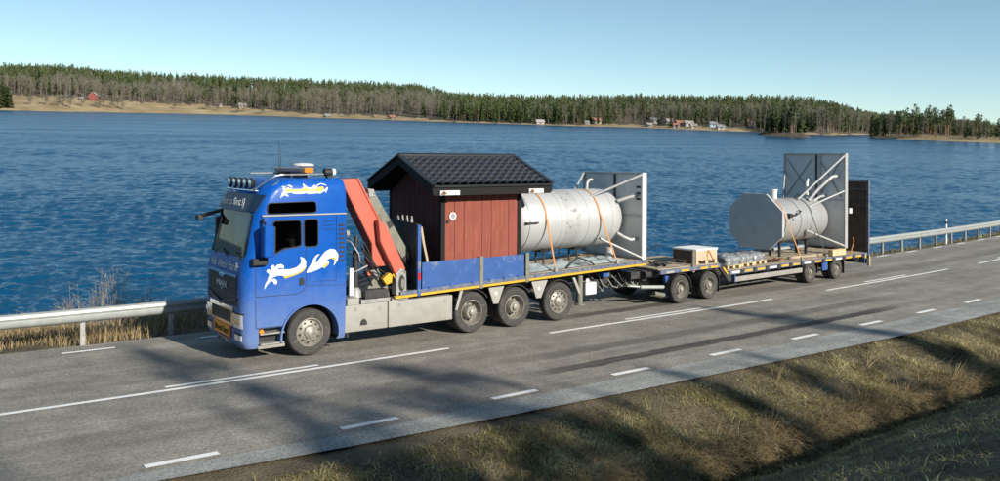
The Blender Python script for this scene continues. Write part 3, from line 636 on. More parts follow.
far_house(655, .17, 8, 6, 3.6, 'white', 'slate', 'white house with grey roof high among the village trees', 0.1)
far_house(667, .17, 9, 5, 2.8, 'cream', 'pale', 'long cream house behind the two lone spruces')
far_house(680, .09, 7, 6, 3.4, 'cream', 'tile', 'cream village house with tiled roof just right of the lone spruces')
far_house(689, .10, 7, 5, 3.0, 'white', 'pale', 'white house with pale roof in the middle of the village')
far_house(676, .04, 5, 4, 2.4, 'white', 'tile', 'small white cottage low by the shore right of the lone spruces')
far_house(694, .045, 5, 4, 2.2, 'cream', 'pale', 'low cream cottage near the water in the village')
far_house(713, .10, 6, 5, 3.0, 'blue', 'slate', 'pale blue house at the right end of the village')
far_house(721, .03, 6, 4, 2.4, 'white', 'slate', 'white boathouse at the right end of the village shore', name='boathouse')
far_house(649, .04, 5, 4, 2.0, 'white', 'pale', 'low white boathouse left of the taller lone spruce', name='boathouse')
far_house(757, .10, 4, 4, 3.2, 'white', 'slate', 'narrow white house just left of the islet')
# ------------------------------------------------------------------ roadside: rail, marker post, grass, shrubs, shade trees
gr = root('guard_rail', 'long grey steel guard rail between the road and the lake', 'guard rail', (0, 4.1, 0))
WPROF = [(0.03, 0.49), (0.0, 0.52), (-0.035, 0.545), (-0.04, 0.60), (0.0, 0.635), (0.02, 0.655), (0.0, 0.68), (-0.04, 0.71), (-0.035, 0.77), (0.0, 0.795), (0.03, 0.815)]
rail_z = lambda x: 0.0 + 0.05*sstep(-4, -9, -x) if False else 0.0
def rail_seg(x0, x1, off):
    m = MB(); n = 4; vs = []; k = len(WPROF)
    for sgn in (0, 0.006):
        for i in range(n+1):
            x = x0+(x1-x0)*i/n
            for dy, z in WPROF: vs.append((x, rail_y(x)+cx(x)+dy-off+sgn, z))
    b = (n+1)*k; fs = []
    for i in range(n):
        for j in range(k-1):
            q = (i*k+j, (i+1)*k+j, (i+1)*k+j+1, i*k+j+1); fs.append(q); fs.append(tuple(t+b for t in q[::-1]))
    for i in (0, n): fs += [(i*k+j, i*k+j+1, b+i*k+j+1, b+i*k+j) for j in range(k-1)]
    for j in (0, k-1): fs += [(i*k+j, (i+1)*k+j, b+(i+1)*k+j, b+i*k+j) for i in range(n)]
    m.add(vs, fs); return m.build('rail_beam', 'galv', gr, smooth=50)
for i in range(22): rail_seg(-17.83+4*i, -17.83+4*i+4.16, 0.008*(i % 2))
for i in range(44):
    x = -17.82+2*i; y = rail_y(x)+cx(x); m = MB()
    m.box(x-0.05, y+0.045, -0.6, x+0.05, y+0.055, 0.74); m.box(x-0.055, y+0.045, -0.6, x-0.047, y+0.125, 0.74); m.box(x-0.055, y+0.125, -0.6, x+0.05, y+0.133, 0.74)
    m.cyl((x, y-0.005, 0.655), (x, y+0.05, 0.655), 0.02, n=8); m.build('post', 'grey', gr)
dp = root('marker_post', 'white reflector post standing behind the guard rail on the right', 'marker post', (37.7, 3.35+cx(37.7), 0))
x0, y0 = 37.7, 3.35+cx(37.7)
m = MB(); m.prism([(x0-0.06, y0-0.02), (x0+0.06, y0-0.02), (x0+0.04, y0+0.05), (x0-0.04, y0+0.05)], -0.3, 1.27, 'z'); m.build('post', 'white', dp)
m = MB(); m.box(x0-0.062, y0-0.024, 1.0, x0+0.062, y0+0.052, 1.13); m.build('reflector', 'black', dp)

def blades(name, label, n, sampler, lens, pal, width=0.006, lie=0.6, leanaz=None, segs=2):
    """dry grass: every blade a bent strip of its own; colours belong to the blades"""
    P = np.array([sampler() for _ in range(n)]); L = rng.uniform(*lens, n)
    if leanaz is None: a = rng.uniform(0, 2*np.pi, n)
    else: a = rng.normal(leanaz, 0.7, n)
    tilt = np.clip(rng.normal(lie, 0.25, n), 0.02, 1.35); w = width*rng.uniform(0.6, 1.5, n)
    d = np.stack([np.cos(a), np.sin(a), np.zeros(n)], 1); s = np.stack([-np.sin(a), np.cos(a), np.zeros(n)], 1)
    up = np.array([0, 0, 1.0]); pts = [P]
    for k in range(segs):
        tk = tilt*(0.5+1.0*(k+1)/segs); pts.append(pts[-1]+(L/segs)[:, None]*(np.sin(tk)[:, None]*d+np.cos(tk)[:, None]*up))
    V = []
    for k, p in enumerate(pts):
        ww = (w*(1-0.9*k/segs))[:, None]; V += [p-s*ww, p+s*ww]
    V = np.stack(V, 1); nv = V.shape[1]; base = (np.arange(n)*nv)[:, None]; F = []
    for k in range(segs): F.append(np.concatenate([base+2*k, base+2*k+1, base+2*k+3, base+2*k+2], 1))
    F = np.stack(F, 1).reshape(-1, 4); V = V.reshape(-1, 3)
    me = bpy.data.meshes.new(name); me.vertices.add(len(V)); me.vertices.foreach_set('co', V.ravel()); me.loops.add(F.size); me.loops.foreach_set('vertex_index', F.ravel().astype(np.int32))
    me.polygons.add(len(F)); me.polygons.foreach_set('loop_start', np.arange(0, F.size, 4)); me.update()
    me.materials.append(pal); o = bpy.data.objects.new(name, me); col.objects.link(o); o.matrix_world = M.copy(); return tag(o, label, 'grass', kind='stuff')
MT['drygrass'] = leafmat('dry_grass', [(0.045, 0.036, 0.018), (0.17, 0.142, 0.058), (0.34, 0.295, 0.120), (0.58, 0.49, 0.26)], 1.5)
MT['straw'] = leafmat('straw_grass', [(0.20, 0.14, 0.07), (0.32, 0.24, 0.125), (0.42, 0.33, 0.19)])
def s_slope():
    while True:
        x = -6+36*random.random()**1.35; y = random.uniform(-9.3, -6.25); k = noise.noise((x*0.9, y*0.9, 3))
        if random.random() < (y+7.2)*0.8: continue
        if random.random() < 0.55+0.9*k: return pt(x, y, gz(x, y)-0.01)
blades('verge_grass', 'matted dry grass on the slope between road and ditch', 195000, s_slope, (0.06, 0.20), MT['drygrass'], 0.0065, 1.2)
def s_ditch():
    x = -6+34*random.random()**1.2; y = random.gauss(-8.2, 0.25); return pt(x, y, gz(x, y)-0.01)
blades('ditch_grass', 'long combed straw grass lying along the ditch', 22000, s_ditch, (0.25, 0.6), MT['straw'], 0.006, 1.05, leanaz=-1.2, segs=3)
def s_bank():
    while True:
        x = -8+30*random.random(); y = random.uniform(-16.2, -9.0)
        if (x+7.8)**2+(y+17.7)**2 > 3.2: return pt(x, y, gz(x, y)-0.01)
blades('bank_grass', 'dry grass covering the shaded bank beyond the ditch', 52000, s_bank, (0.08, 0.24), MT['drygrass'], 0.006, 1.25)
def s_lakeside():
    while True:
        x = random.uniform(-13, 9); e = interp(x, [2, 24], [7.4, 3.75]); y = random.uniform(4.25, e+1.2); k = noise.noise((x*0.5, y*0.7, 9))
        if y < 4.6 and random.random() < 0.5: continue
        if random.random() < 0.5+0.8*k+0.12*(y-5): return pt(x, y, gz(x, y)-0.02)
blades('lakeside_grass', 'tall straw-coloured grass behind the guard rail on the left', 26000, s_lakeside, (0.18, 0.62), MT['straw'], 0.006, 0.5)
def s_rightside():
    x = random.uniform(8, 60); e = interp(x, [2, 24], [7.4, 3.75]); y = random.uniform(rail_y(x)+0.05, e+1.0); return pt(x, y, gz(x, y)-0.02)
blades('rail_grass', 'low brown grass at the foot of the guard rail on the right', 12000, s_rightside, (0.08, 0.28), MT['drygrass'], 0.008, 0.6)

def shrub(x, yo, h, n, label, spread=0.35, seed=1):
    rs = random.Random(seed); z = gz(x, yo); o = root('shrub', label, 'shrub', pt(x, yo, z), group=None); m = MB(); tw = MB()
    for i in range(n):
        a = rs.random()*6.283; b = Vector(pt(x+rs.gauss(0, spread*0.5), yo+rs.gauss(0, spread*0.5), z-0.05)); hh = h*rs.uniform(0.5, 1.0); t = b+Vector((math.cos(a)*spread*rs.random(), math.sin(a)*spread*rs.random(), hh))
        mid = b.lerp(t, 0.5)+Vector((rs.gauss(0, 0.03), rs.gauss(0, 0.03), 0)); m.tube([b, mid, t], 0.006, 4, 0.002)
        for k in range(8):
            p = b.lerp(t, rs.uniform(0.25, 0.98)); tw.tube([p, p+Vector((rs.gauss(0, 0.13), rs.gauss(0, 0.13), rs.uniform(0.08, 0.26)))], 0.004, 3, 0.0015)
    m.build('stem', 'twig', o, normals=False); tw.build('twigs', 'twig', o, normals=False, kind='stuff')
shrub(-2.55, 7.9, 1.75, 44, 'tallest bare shrub behind the guard rail, nearest the left of the photo', 0.5, 1)
shrub(-3.35, 7.8, 0.95, 24, 'thin low bare shrub left of the tallest one behind the rail', 0.35, 2)
shrub(-1.45, 7.9, 1.15, 46, 'bushy reddish bare shrub behind the rail, close to the lorry front', 0.45, 3)
shrub(-4.4, 7.9, 0.8, 20, 'sparse bare shrub behind the rail at the far left edge', 0.5, 4)
def weed(x, yo, h, n, label, seed, lean):
    rs = random.Random(seed); z = gz(x, yo); o = root('dead_weed', label, 'weed', pt(x, yo, z)); m = MB()
    for i in range(n):
        b = Vector(pt(x+rs.gauss(0, 0.05), yo+rs.gauss(0, 0.05), z-0.03)); t = b+Vector((lean[0]*h+rs.gauss(0, 0.12), lean[1]*h+rs.gauss(0, 0.1), h*rs.uniform(0.7, 1))); m.tube([b, b.lerp(t, 0.5)+Vector((0, 0, 0.03)), t], 0.008, 4, 0.003)
    m.build('stalk', 'straw', o, normals=False)
weed(7.3, -6.75, 0.5, 5, 'upright pale dead stalks on the grass slope below the road', 3, (0.1, 0.05))
weed(10.2, -7.0, 0.35, 4, 'pale dead stalk lying over on the upper grass slope', 5, (1.6, 0.2))
weed(11.6, -8.2, 0.45, 6, 'pale leaning dead stalks beside the ditch on the right', 7, (1.5, 0.4))

# trees on the bank behind the photographer; they throw the shade on the verge and the near lane
def shade_tree(kind, var, x, yo, s, label, sxy=1.0):
    return tree(kind, var, pt(x, yo, gz(x, yo)-0.2), s, label, 'trees on the bank behind the camera', 'road', sxy)
SHADE = [('pine', 1, 6.2, -54, 1.24, 0.45), ('pine', 2, 9.6, -56, 1.10, 0.55), ('spruce', 0, 10.9, -54, 1.02, 0.42), ('pine', 0, 13.6, -55, 1.10, 0.34),
         ('birch', 1, 15.6, -53, 1.25, 0.5), ('birch', 0, 4.6, -53, 1.05, 0.8), ('spruce', 1, 18.0, -54, 1.1, 0.3), ('pine', 1, 20.8, -56, 1.18, 0.45), ('birch', 2, 24.0, -55, 1.0, 0.8), ('pine', 2, 28, -56, 0.95, 0.8), ('birch', 1, 8.0, -52, 1.28, 0.7), ('birch', 0, 0.2, -54, 1.2, 0.9), ('spruce', 2, 13.5, -55.5, 1.0, 0.55), ('spruce', 0, 13.9, -58, 1.12, 0.5), ('spruce', 1, 10.2, -57, 1.2, 0.6), ('spruce', 2, 21.2, -58, 1.15, 0.5)]
SHADE += [(k, (v+1) % 3 if k != 'bushy' else v, x+0.45, y-1.6, s_*0.97, w*0.9) for k, v, x, y, s_, w in SHADE if k == 'pine']
SHADE += [(('spruce', 'pine')[q % 3 == 2], q % 3, -1.5+0.72*q+0.25*math.sin(q*2.1), -21.6+0.5*math.sin(q*1.7), 0.125+0.02*math.sin(q*2.9), 2.2) for q in range(40)]  # low unseen trees, added only to keep the near bank in shade
for q, (k, v, x, y, s, w) in enumerate(SHADE):
    shade_tree(k, v, x, y, s, '%s on the bank behind the photographer, out of the picture' % {'pine': 'bushy pine', 'spruce': 'narrow spruce', 'birch': 'slim bare birch', 'bushy': 'spreading bare tree'}[k], w)
# ------------------------------------------------------------------ the lorry
truck = root('crane_lorry', 'blue four-axle lorry with a folded red loading crane behind its cab', 'lorry', (0, 0, 0))
# cab shell: rings of rounded rectangles
RING = [(0.30, -1.44, 0.86, 0.06, 0.16), (0.42, -1.52, 0.87, 0.02, 0.20), (1.10, -1.54, 0.87, 0.01, 0.22), (1.90, -1.53, 0.87, 0.01, 0.24), (2.15, -1.48, 0.87, 0.01, 0.26), (3.20, -1.25, 0.87, 0.03, 0.30), (3.50, -1.16, 0.87, 0.05, 0.32), (3.72, -1.00, 0.86, 0.08, 0.34), (3.84, -0.82, 0.84, 0.14, 0.36), (3.90, -0.60, 0.80, 0.24, 0.38)]
RZ = [r[0] for r in RING]
def ringv(z): return [interp(z, RZ, [r[k] for r in RING]) for k in (1, 2, 3, 4)]
def ring_pts(z, inset=0.0):
    xf, xr, y0, rf = ringv(z); xf += inset; xr -= inset; y0 += inset; y1 = 2.5-y0; rr = 0.07; rf = max(0.05, rf-inset); P = []
    for (cxx, cyy, r, a0) in ((xr-rr, y0+rr, rr, 0), (xf+rf, y0+rf, rf, -90), (xf+rf, y1-rf, rf, 180), (xr-rr, y1-rr, rr, 90)):
        n = 8 if r == rf else 3
        for i in range(n+1):
            a = R(a0-90*i/n) if False else None
            t = i/n
            if a0 == 0: g = 0-90*t          # rear near corner, from +x to -y
            elif a0 == -90: g = -90-90*t
            elif a0 == 180: g = 180-90*t
            else: g = 90-90*t
            P.append((cxx+r*math.cos(R(g)), cyy+r*math.sin(R(g)), z))
    return P
def loft(zs, inset=0.0):
    m = MB(); rings = [ring_pts(z, inset) for z in zs]; n = len(rings[0]); vs = [p for r in rings for p in r]
    fs = [(i*n+j, i*n+(j+1) % n, (i+1)*n+(j+1) % n, (i+1)*n+j) for i in range(len(zs)-1) for j in range(n)]
    fs += [tuple(range(n))[::-1], tuple(range((len(zs)-1)*n, len(zs)*n))]
    return m.add(vs, fs)
def fx(y, z):                   # x of the cab front at (y, z)
    xf, xr, y0, rf = ringv(z); d = min(y-y0, 2.5-y0-y)
    if d >= rf: return xf
    d = max(d, 0.0); return xf+rf-math.sqrt(max(0, rf*rf-(rf-d)**2))
def rounded(poly, r=0.05, n=4):
    out = []; k = len(poly)
    for i in range(k):
        p0, p, p1 = Vector(poly[i-1]), Vector(poly[i]), Vector(poly[(i+1) % k]); a = p+(p0-p).normalized()*r; b = p+(p1-p).normalized()*r
        for j in range(n+1): t = j/n; q = a*(1-t)**2+p*2*t*(1-t)+b*t*t; out.append((q.x, q.y))
    return out
cab = loft([.30, .36, .42, .6, .85, 1.1, 1.35, 1.6, 1.9, 2.0, 2.15, 2.5, 2.85, 3.2, 3.35, 3.5, 3.62, 3.72, 3.79, 3.84, 3.875, 3.90]).build('cab', 'blue', truck)
W_DOOR = [(-0.87, 2.985), (-0.25, 2.985), (-0.235, 2.43), (-0.62, 2.40), (-0.875, 2.27)]
W_REAR = [(-0.165, 2.995), (0.15, 2.995), (0.155, 2.41), (-0.155, 2.41)]
W_TOP = [(-0.98, 3.375), (0.10, 3.39), (0.12, 3.155), (-1.0, 3.155)]
cut = []
def cutter(m, mat='interior'): o = m.build('cutter', mat, truck); cut.append(o); return o
cutter(loft([1.35, 1.9, 2.15, 3.2, 3.5], 0.075))
for w in (W_DOOR, W_REAR, W_TOP): m = MB(); m.prism(rounded(w, 0.06), -0.3, 2.8); cutter(m)
m = MB(); m.prism(rounded([(0.14, 2.22), (2.36, 2.22), (2.30, 3.17), (0.20, 3.17)], 0.10), -1.9, -0.78, 'x'); cutter(m)
m = MB()
for a, b in ((-0.2, 0.52), (1.98, 2.7)): m.cyl((0.0, a, 0.47), (0.0, b, 0.47), 0.665, n=40)
cutter(m, 'black')
m = MB(); m.box(-1.17, -0.1, 0.20, -0.50, 0.2, 0.72); cutter(m, 'black')
for c in cut:
    b = cab.modifiers.new('cut', 'BOOLEAN'); b.operation = 'DIFFERENCE'; b.object = c; b.solver = 'EXACT'; b.material_mode = 'TRANSFER'
bpy.context.view_layer.update()
me = bpy.data.meshes.new_from_object(cab.evaluated_get(bpy.context.evaluated_depsgraph_get())); cab.modifiers.clear(); cab.data = me; me.name = 'cab'
me.shade_smooth(); me.set_sharp_from_angle(angle=R(28))
for c in cut: KIDS[truck.name].remove(c); bpy.data.objects.remove(c)
# glass
def front_patch(name, y0, y1, z0, z1, off, mat, th=0.02, nu=14, nv=4, parent=None, smooth=40, edge=None):
    m = MB(); k = nv+1
    def P(u, v, o): y = y0+(y1-y0)*u; z = z0+(z1-z0)*v; return (fx(y, z)+o, y, z)
    vs = [P(i/nu, j/nv, off) for i in range(nu+1) for j in range(k)] + [P(i/nu, j/nv, off+th) for i in range(nu+1) for j in range(k)]; b = (nu+1)*k; fs = []
    for i in range(nu):
        for j in range(nv): q = (i*k+j, (i+1)*k+j, (i+1)*k+j+1, i*k+j+1); fs += [q, tuple(t+b for t in q[::-1])]
    for i in range(nu): fs += [(i*k, i*k+b, (i+1)*k+b, (i+1)*k), (i*k+nv, (i+1)*k+nv, (i+1)*k+nv+b, i*k+nv+b)]
    for j in range(nv): fs += [(j, j+1, j+1+b, j+b), (nu*k+j, nu*k+j+b, nu*k+j+1+b, nu*k+j+1)]
    m.add(vs, fs); return m.build(name, mat, parent or cab, smooth=smooth)
front_patch('windscreen', 0.13, 2.37, 2.20, 3.19, 0.028, 'glass', 0.006, 20, 6)
for w, mat in ((W_DOOR, 'sideglass'), (W_REAR, 'dglass'), (W_TOP, 'dglass')):
    for y in (0.045, 2.455): m = MB(); m.prism(rounded(w, 0.06), y-0.003, y+0.003); m.build('side_window', mat, cab)
def frame_ring(name, poly, w, ya, yb, mat):
    p = rounded(poly, 0.07); c = Vector((sum(q[0] for q in p)/len(p), sum(q[1] for q in p)/len(p))); q = []
    for i in range(len(p)):
        a, b = Vector(p[i-1]), Vector(p[(i+1) % len(p)]); t = (b-a).normalized(); nn = Vector((t.y, -t.x))
        if nn.dot(Vector(p[i])-c) < 0: nn = -nn
        q.append((p[i][0]+nn.x*w, p[i][1]+nn.y*w))
    n = len(p); vs = [(a, ya, b) for a, b in p]+[(a, ya, b) for a, b in q]+[(a, yb, b) for a, b in p]+[(a, yb, b) for a, b in q]; fs = []
    for i in range(n):
        j = (i+1) % n; fs += [(i, j, n+j, n+i), (2*n+i, 3*n+i, 3*n+j, 2*n+j), (n+i, n+j, 3*n+j, 3*n+i), (i, 2*n+i, 2*n+j, j)]
    m = MB(); m.add(vs, fs); return m.build(name, mat, cab)
frame_ring('window_seal', W_DOOR, 0.022, 0.008, 0.04, 'black'); frame_ring('window_seal', W_REAR, 0.02, 0.008, 0.04, 'black'); frame_ring('window_seal', W_TOP, 0.014, 0.012, 0.045, 'black')
# interior: seat back, dashboard, steering wheel
m = MB(); m.box(-1.25, 0.2, 1.55, -0.85, 2.3, 2.12); m.build('dashboard', 'interior', cab, bevel=0.06)
for y in (0.35, 1.65):
    m = MB(); m.box(-0.45, y, 1.45, 0.05, y+0.5, 1.75); m.box(-0.08, y, 1.7, 0.1, y+0.5, 2.35); m.box(-0.06, y+0.12, 2.36, 0.07, y+0.38, 2.6); m.build('seat', 'seat', cab, bevel=0.05)
sw = [Vector((-0.72, 0.62, 2.08)) + Matrix.Rotation(R(-55), 3, 'Y') @ Vector((0, 0.22*math.cos(i*math.pi/8), 0.22*math.sin(i*math.pi/8))) for i in range(17)]
m = MB(); m.tube(sw, 0.017, 6, caps=False); m.beam(sw[0], sw[8], 0.03, 0.02); m.tube([(-0.72, 0.62, 2.08), (-0.95, 0.62, 1.8)], 0.03, 8); m.build('steering_wheel', 'black', cab)
# door and side panel joints, all 2-4 mm grooves and skins
def side(name, poly, mat, y=0.004, t=0.012, r=0.03, parent=None, bevel=0.0): m = MB(); m.prism(rounded(poly, r), y, y+t); return m.build(name, mat, parent or cab, bevel=bevel)
def groove(pts, w=0.012, y=0.0055):
    m = MB()
    for a, b in zip(pts[:-1], pts[1:]): m.beam((a[0], y+0.004, a[1]), (b[0], y+0.004, b[1]), w, 0.008, up=(0, 1, 0))
    m.build('panel_joint', 'black', cab)
groove([(-1.245, 2.25), (-1.25, 1.40), (-0.34, 1.39), (-0.20, 1.44), (-0.115, 1.55), (-0.115, 2.38)]); groove([(-0.115, 1.55), (0.86, 1.50)], 0.006); groove([(-1.25, 1.36), (-1.235, 0.74)]); groove([(-1.235, 0.735), (-0.60, 0.735)], 0.01)
groove([(0.02, 1.63), (0.60, 1.62)], 0.006); groove([(0.60, 1.62), (0.60, 3.05)], 0.006); groove([(0.30, 2.95), (0.55, 2.95)], 0.008); groove([(0.30, 2.86), (0.55, 2.86)], 0.008); groove([(0.30, 2.77), (0.55, 2.77)], 0.008)
for i in range(9): groove([(0.66, 2.05+0.1*i), (0.80, 2.05+0.1*i)], 0.05)
m = MB(); m.beam((-1.12, 0.012, 3.115), (0.84, 0.012, 3.105), 0.03, 0.02, up=(0, 1, 0)); m.build('rain_gutter', 'lgrey', cab)
fl = [(0.70*math.cos(R(a)), 0.47+0.70*math.sin(R(a))) for a in range(-8, 189, 7)]; fi = [(0.66*math.cos(R(a)), 0.47+0.66*math.sin(R(a))) for a in range(188, -9, -7)]
m = MB(); m.prism(fl+fi, -0.02, 0.30); m.build('wheel_arch_lip', 'blue', cab)
side('door_handle', [(-0.27, 1.73), (-0.17, 1.73), (-0.17, 1.58), (-0.27, 1.58)], 'black', -0.012, 0.018)
# entry steps
m = MB()
for z in (0.36, 0.58): m.box(-1.14, 0.02, z, -0.60, 0.22, z+0.03)
m.build('entry_step', 'grey', cab)
m = MB(); m.box(-1.18, 0.03, 0.28, -0.58, 0.19, 0.345); m.build('step_skirt', 'lgrey', cab, bevel=0.01)
m = MB(); m.cyl((-1.12, -0.01, 0.66), (-1.12, 0.02, 0.66), 0.05, n=12); m.build('side_lamp', 'amber', cab)
# front
front_patch('upper_grille', 0.34, 2.16, 1.40, 1.82, -0.012, 'black', 0.02)
for i in range(4): front_patch('grille_slat', 0.40, 2.10, 1.44+0.085*i, 1.465+0.085*i, -0.024, 'dark', 0.012, nv=1)
front_patch('chrome_bar', 0.34, 2.16, 1.80, 1.855, -0.03, 'chrome', 0.018, nv=2); m = MB(); m.prism([(1.05, 1.80), (1.45, 1.80), (1.38, 1.73), (1.12, 1.73)], -1.568, -1.545, 'x'); m.build('badge_notch', 'chrome', cab)
front_patch('lower_black_panel', 0.28, 2.22, 1.17, 1.385, -0.004, 'black', 0.01); m = MB()  # plain black panel behind the chevron
m.add([(-1.56, 0.30, 1.37), (-1.60, 1.25, 1.20), (-1.56, 2.20, 1.37), (-1.56, 0.34, 1.31), (-1.60, 1.25, 1.13), (-1.56, 2.16, 1.31), (-1.53, 0.30, 1.37), (-1.53, 1.25, 1.2), (-1.53, 2.2, 1.37), (-1.53, 0.34, 1.31), (-1.53, 1.25, 1.13), (-1.53, 2.16, 1.31)], [(0, 1, 4, 3), (1, 2, 5, 4), (6, 7, 1, 0), (7, 8, 2, 1), (9, 10, 4, 3), (10, 11, 5, 4)]); m.build('grille_chevron', 'navy', cab)
front_patch('grille_opening', 0.62, 1.88, 0.80, 1.06, -0.005, 'black', 0.01)
for (a, b, c, d) in ((0.50, 2.0, 1.06, 1.15), (0.55, 1.95, 0.74, 0.80)): front_patch('chrome_frame', a, b, c, d, -0.03, 'chrome', 0.028, nv=2)
for (a, b) in ((0.50, 0.62), (1.88, 2.0)): front_patch('chrome_frame', a, b, 0.79, 1.07, -0.03, 'chrome', 0.028, 3, 2)
for y in (0.10, 1.98):
    h = front_patch('headlight', y, y+0.42, 0.74, 1.03, -0.016, 'lens', 0.02); 
    for dy in (0.12, 0.29): m = MB(); m.cyl((fx(y+dy, 0.9)-0.018, y+dy, 0.89), (fx(y+dy, 0.9)-0.026, y+dy, 0.89), 0.075, 0.065, 14); m.build('headlight_bulb', 'chrome', cab, smooth=30)
    front_patch('headlight_surround', y-0.03, y+0.45, 1.03, 1.06, -0.01, 'black', 0.015, nv=1)
    front_patch('fog_light', y+0.02, y+0.34, 0.47, 0.59, -0.016, 'lens', 0.02)
    front_patch('bumper_slot', y+0.02 if y < 1 else y+0.0, y+0.40, 0.60, 0.64, -0.008, 'black', 0.012, nv=1)
front_patch('bumper_joint', 0.05, 2.45, 0.695, 0.707, -0.004, 'black', 0.01, 24, 1)
front_patch('wide_load_sign', 0.69, 1.81, 0.45, 0.74, -0.028, 'signr', 0.02); front_patch('sign_face', 0.75, 1.75, 0.48, 0.71, -0.031, 'signy', 0.004)
FACE = lambda x, y, z: Matrix.Translation((x, y, z)) @ Matrix(((0, 0, -1, 0), (-1, 0, 0, 0), (0, 1, 0, 0), (0, 0, 0, 1)))
text_part('Bred last', 0.2, FACE(-1.567, 1.25, 0.59), cab, 'ink', width=0.88, shear=0.15)
front_patch('number_plate', 0.97, 1.53, 0.31, 0.42, -0.03, 'white', 0.012); text_part('BTR 264', 0.1, FACE(-1.535-0.02, 1.25, 0.362), cab, 'ink', width=0.42)
text_part('MAN', 0.2, FACE(-1.568, 1.25, 1.58), cab, 'letter', width=0.62, ext=0.006); front_patch('grille_badge', 1.2, 1.3, 1.46, 1.5, -0.03, 'chrome', 0.01, 2, 1)
TILT = lambda x, y, z, a: Matrix.Translation((x, y, z)) @ Matrix.Rotation(R(a), 4, 'Y') @ Matrix(((0, 0, -1, 0), (-1, 0, 0, 0), (0, 1, 0, 0), (0, 0, 0, 1)))
text_part('Nils Viktor Patrik', 0.2, TILT(-1.520, 1.25, 2.0, 9), cab, 'letter', width=1.75, shear=0.3, stretch=1.3)
for a, b in ((0.25, 0.29), (1.1, 1.14), (1.9, 1.94)): m = MB(); m.beam((fx(a, 2.2)-0.03, a, 2.18), (fx(b+0.5, 2.5)-0.012, b+0.45, 2.32), 0.02, 0.015); m.build('wiper', 'black', cab)
# sun visor with its lettering
vis = MB(); nu = 20; vv = []
for i in range(nu+1):
    y = 0.10+2.30*i/nu
    for (dz, dx) in ((0, -0.10), (0.36, -0.05), (0.36, -0.035), (0, -0.085)): z = 3.20+dz; vv.append((fx(y, z)+dx, y, z))
vis.add(vv, [(i*4+j, (i+1)*4+j, (i+1)*4+(j+1) % 4, i*4+(j+1) % 4) for i in range(nu) for j in range(4)]+[(0, 1, 2, 3), (nu*4+3, nu*4+2, nu*4+1, nu*4)]); vis.build('sun_visor', 'navy', cab, smooth=40)
text_part('Hannas först SJ', 0.2, TILT(-1.310, 1.32, 3.375, 6), cab, 'letter', width=1.50, shear=0.35, stretch=1.25)
# lamp bar and horn rail on the roof edge
lb = MB(); lb.tube([(-1.02, 0.42, 3.62), (-1.16, 0.44, 3.64), (-1.18, 1.25, 3.64), (-1.16, 2.06, 3.64), (-1.02, 2.08, 3.62)], 0.025, 8); lb.tube([(-1.16, 0.44, 3.64), (-0.95, 0.36, 3.80), (-0.72, 0.32, 3.96), (-0.55, 0.31, 3.98)], 0.03, 8); lb.tube([(-0.86, 0.20, 3.72), (-0.70, 0.17, 3.84)], 0.022, 8); lb.build('lamp_bar', 'chrome', cab, smooth=50)
for i in range(5):
    y = 0.60+0.335*i; m = MB(); m.lathe([(0.02, 0.12), (0.08, 0.09), (0.115, 0.03), (0.125, 0.0), (0.115, -0.012)], (-1.17, y, 3.795), 'x', 18, True); m.tube([(-1.15, y, 3.64), (-1.13, y, 3.72)], 0.02, 6); l = m.build('spot_lamp', 'black', cab, smooth=40)
    m = MB(); m.lathe([(0.001, -0.03), (0.06, -0.024), (0.098, -0.008)], (-1.172, y, 3.795), 'x', 18); m.build('spot_glass', 'lens', cab, smooth=60)
# mirrors
m = MB(); m.prism(rounded([(-1.20, -0.36), (-0.98, -0.36), (-0.96, -0.10), (-1.14, -0.06), (-1.22, -0.18)], 0.04), 2.27, 2.92, 'z'); m.build('mirror', 'blue', cab, smooth=45, bevel=0.02)
m = MB(); m.box(-0.985, -0.34, 2.30, -0.955, -0.10, 2.90); m.build('mirror_glass', 'black', cab); m = MB(); m.tube([(-1.1, -0.12, 2.95), (-1.12, 0.0, 3.02), (-1.05, 0.10, 3.06)], 0.03, 6); m.build('mirror_arm', 'black', cab); m = MB(); m.tube([(-1.1, -0.12, 2.24), (-1.12, 0.02, 2.16), (-1.1, 0.1, 2.14)], 0.035, 6); m.build('mirror_arm', 'black', cab); m = MB(); m.prism(rounded([(-1.36, -0.12), (-1.02, -0.12), (-1.02, 0.05), (-1.36, 0.05)], 0.04), 2.08, 2.22, 'z'); m.build('kerb_mirror', 'black', cab, bevel=0.015)
m = MB(); m.tube([(-1.15, 2.45, 3.12), (-1.45, 2.62, 3.02), (-1.62, 2.75, 2.96)], 0.045, 7); m.build('mirror_arm', 'black', cab); m = MB(); m.prism(rounded([(-1.24, 2.62), (-0.98, 2.62), (-0.98, 2.86), (-1.20, 2.88)], 0.04), 2.25, 2.95, 'z'); m.build('mirror', 'black', cab, bevel=0.02); m = MB(); m.box(-1.66, 2.66, 2.88, -1.52, 2.90, 3.00); m.build('front_mirror', 'black', cab, bevel=0.02)
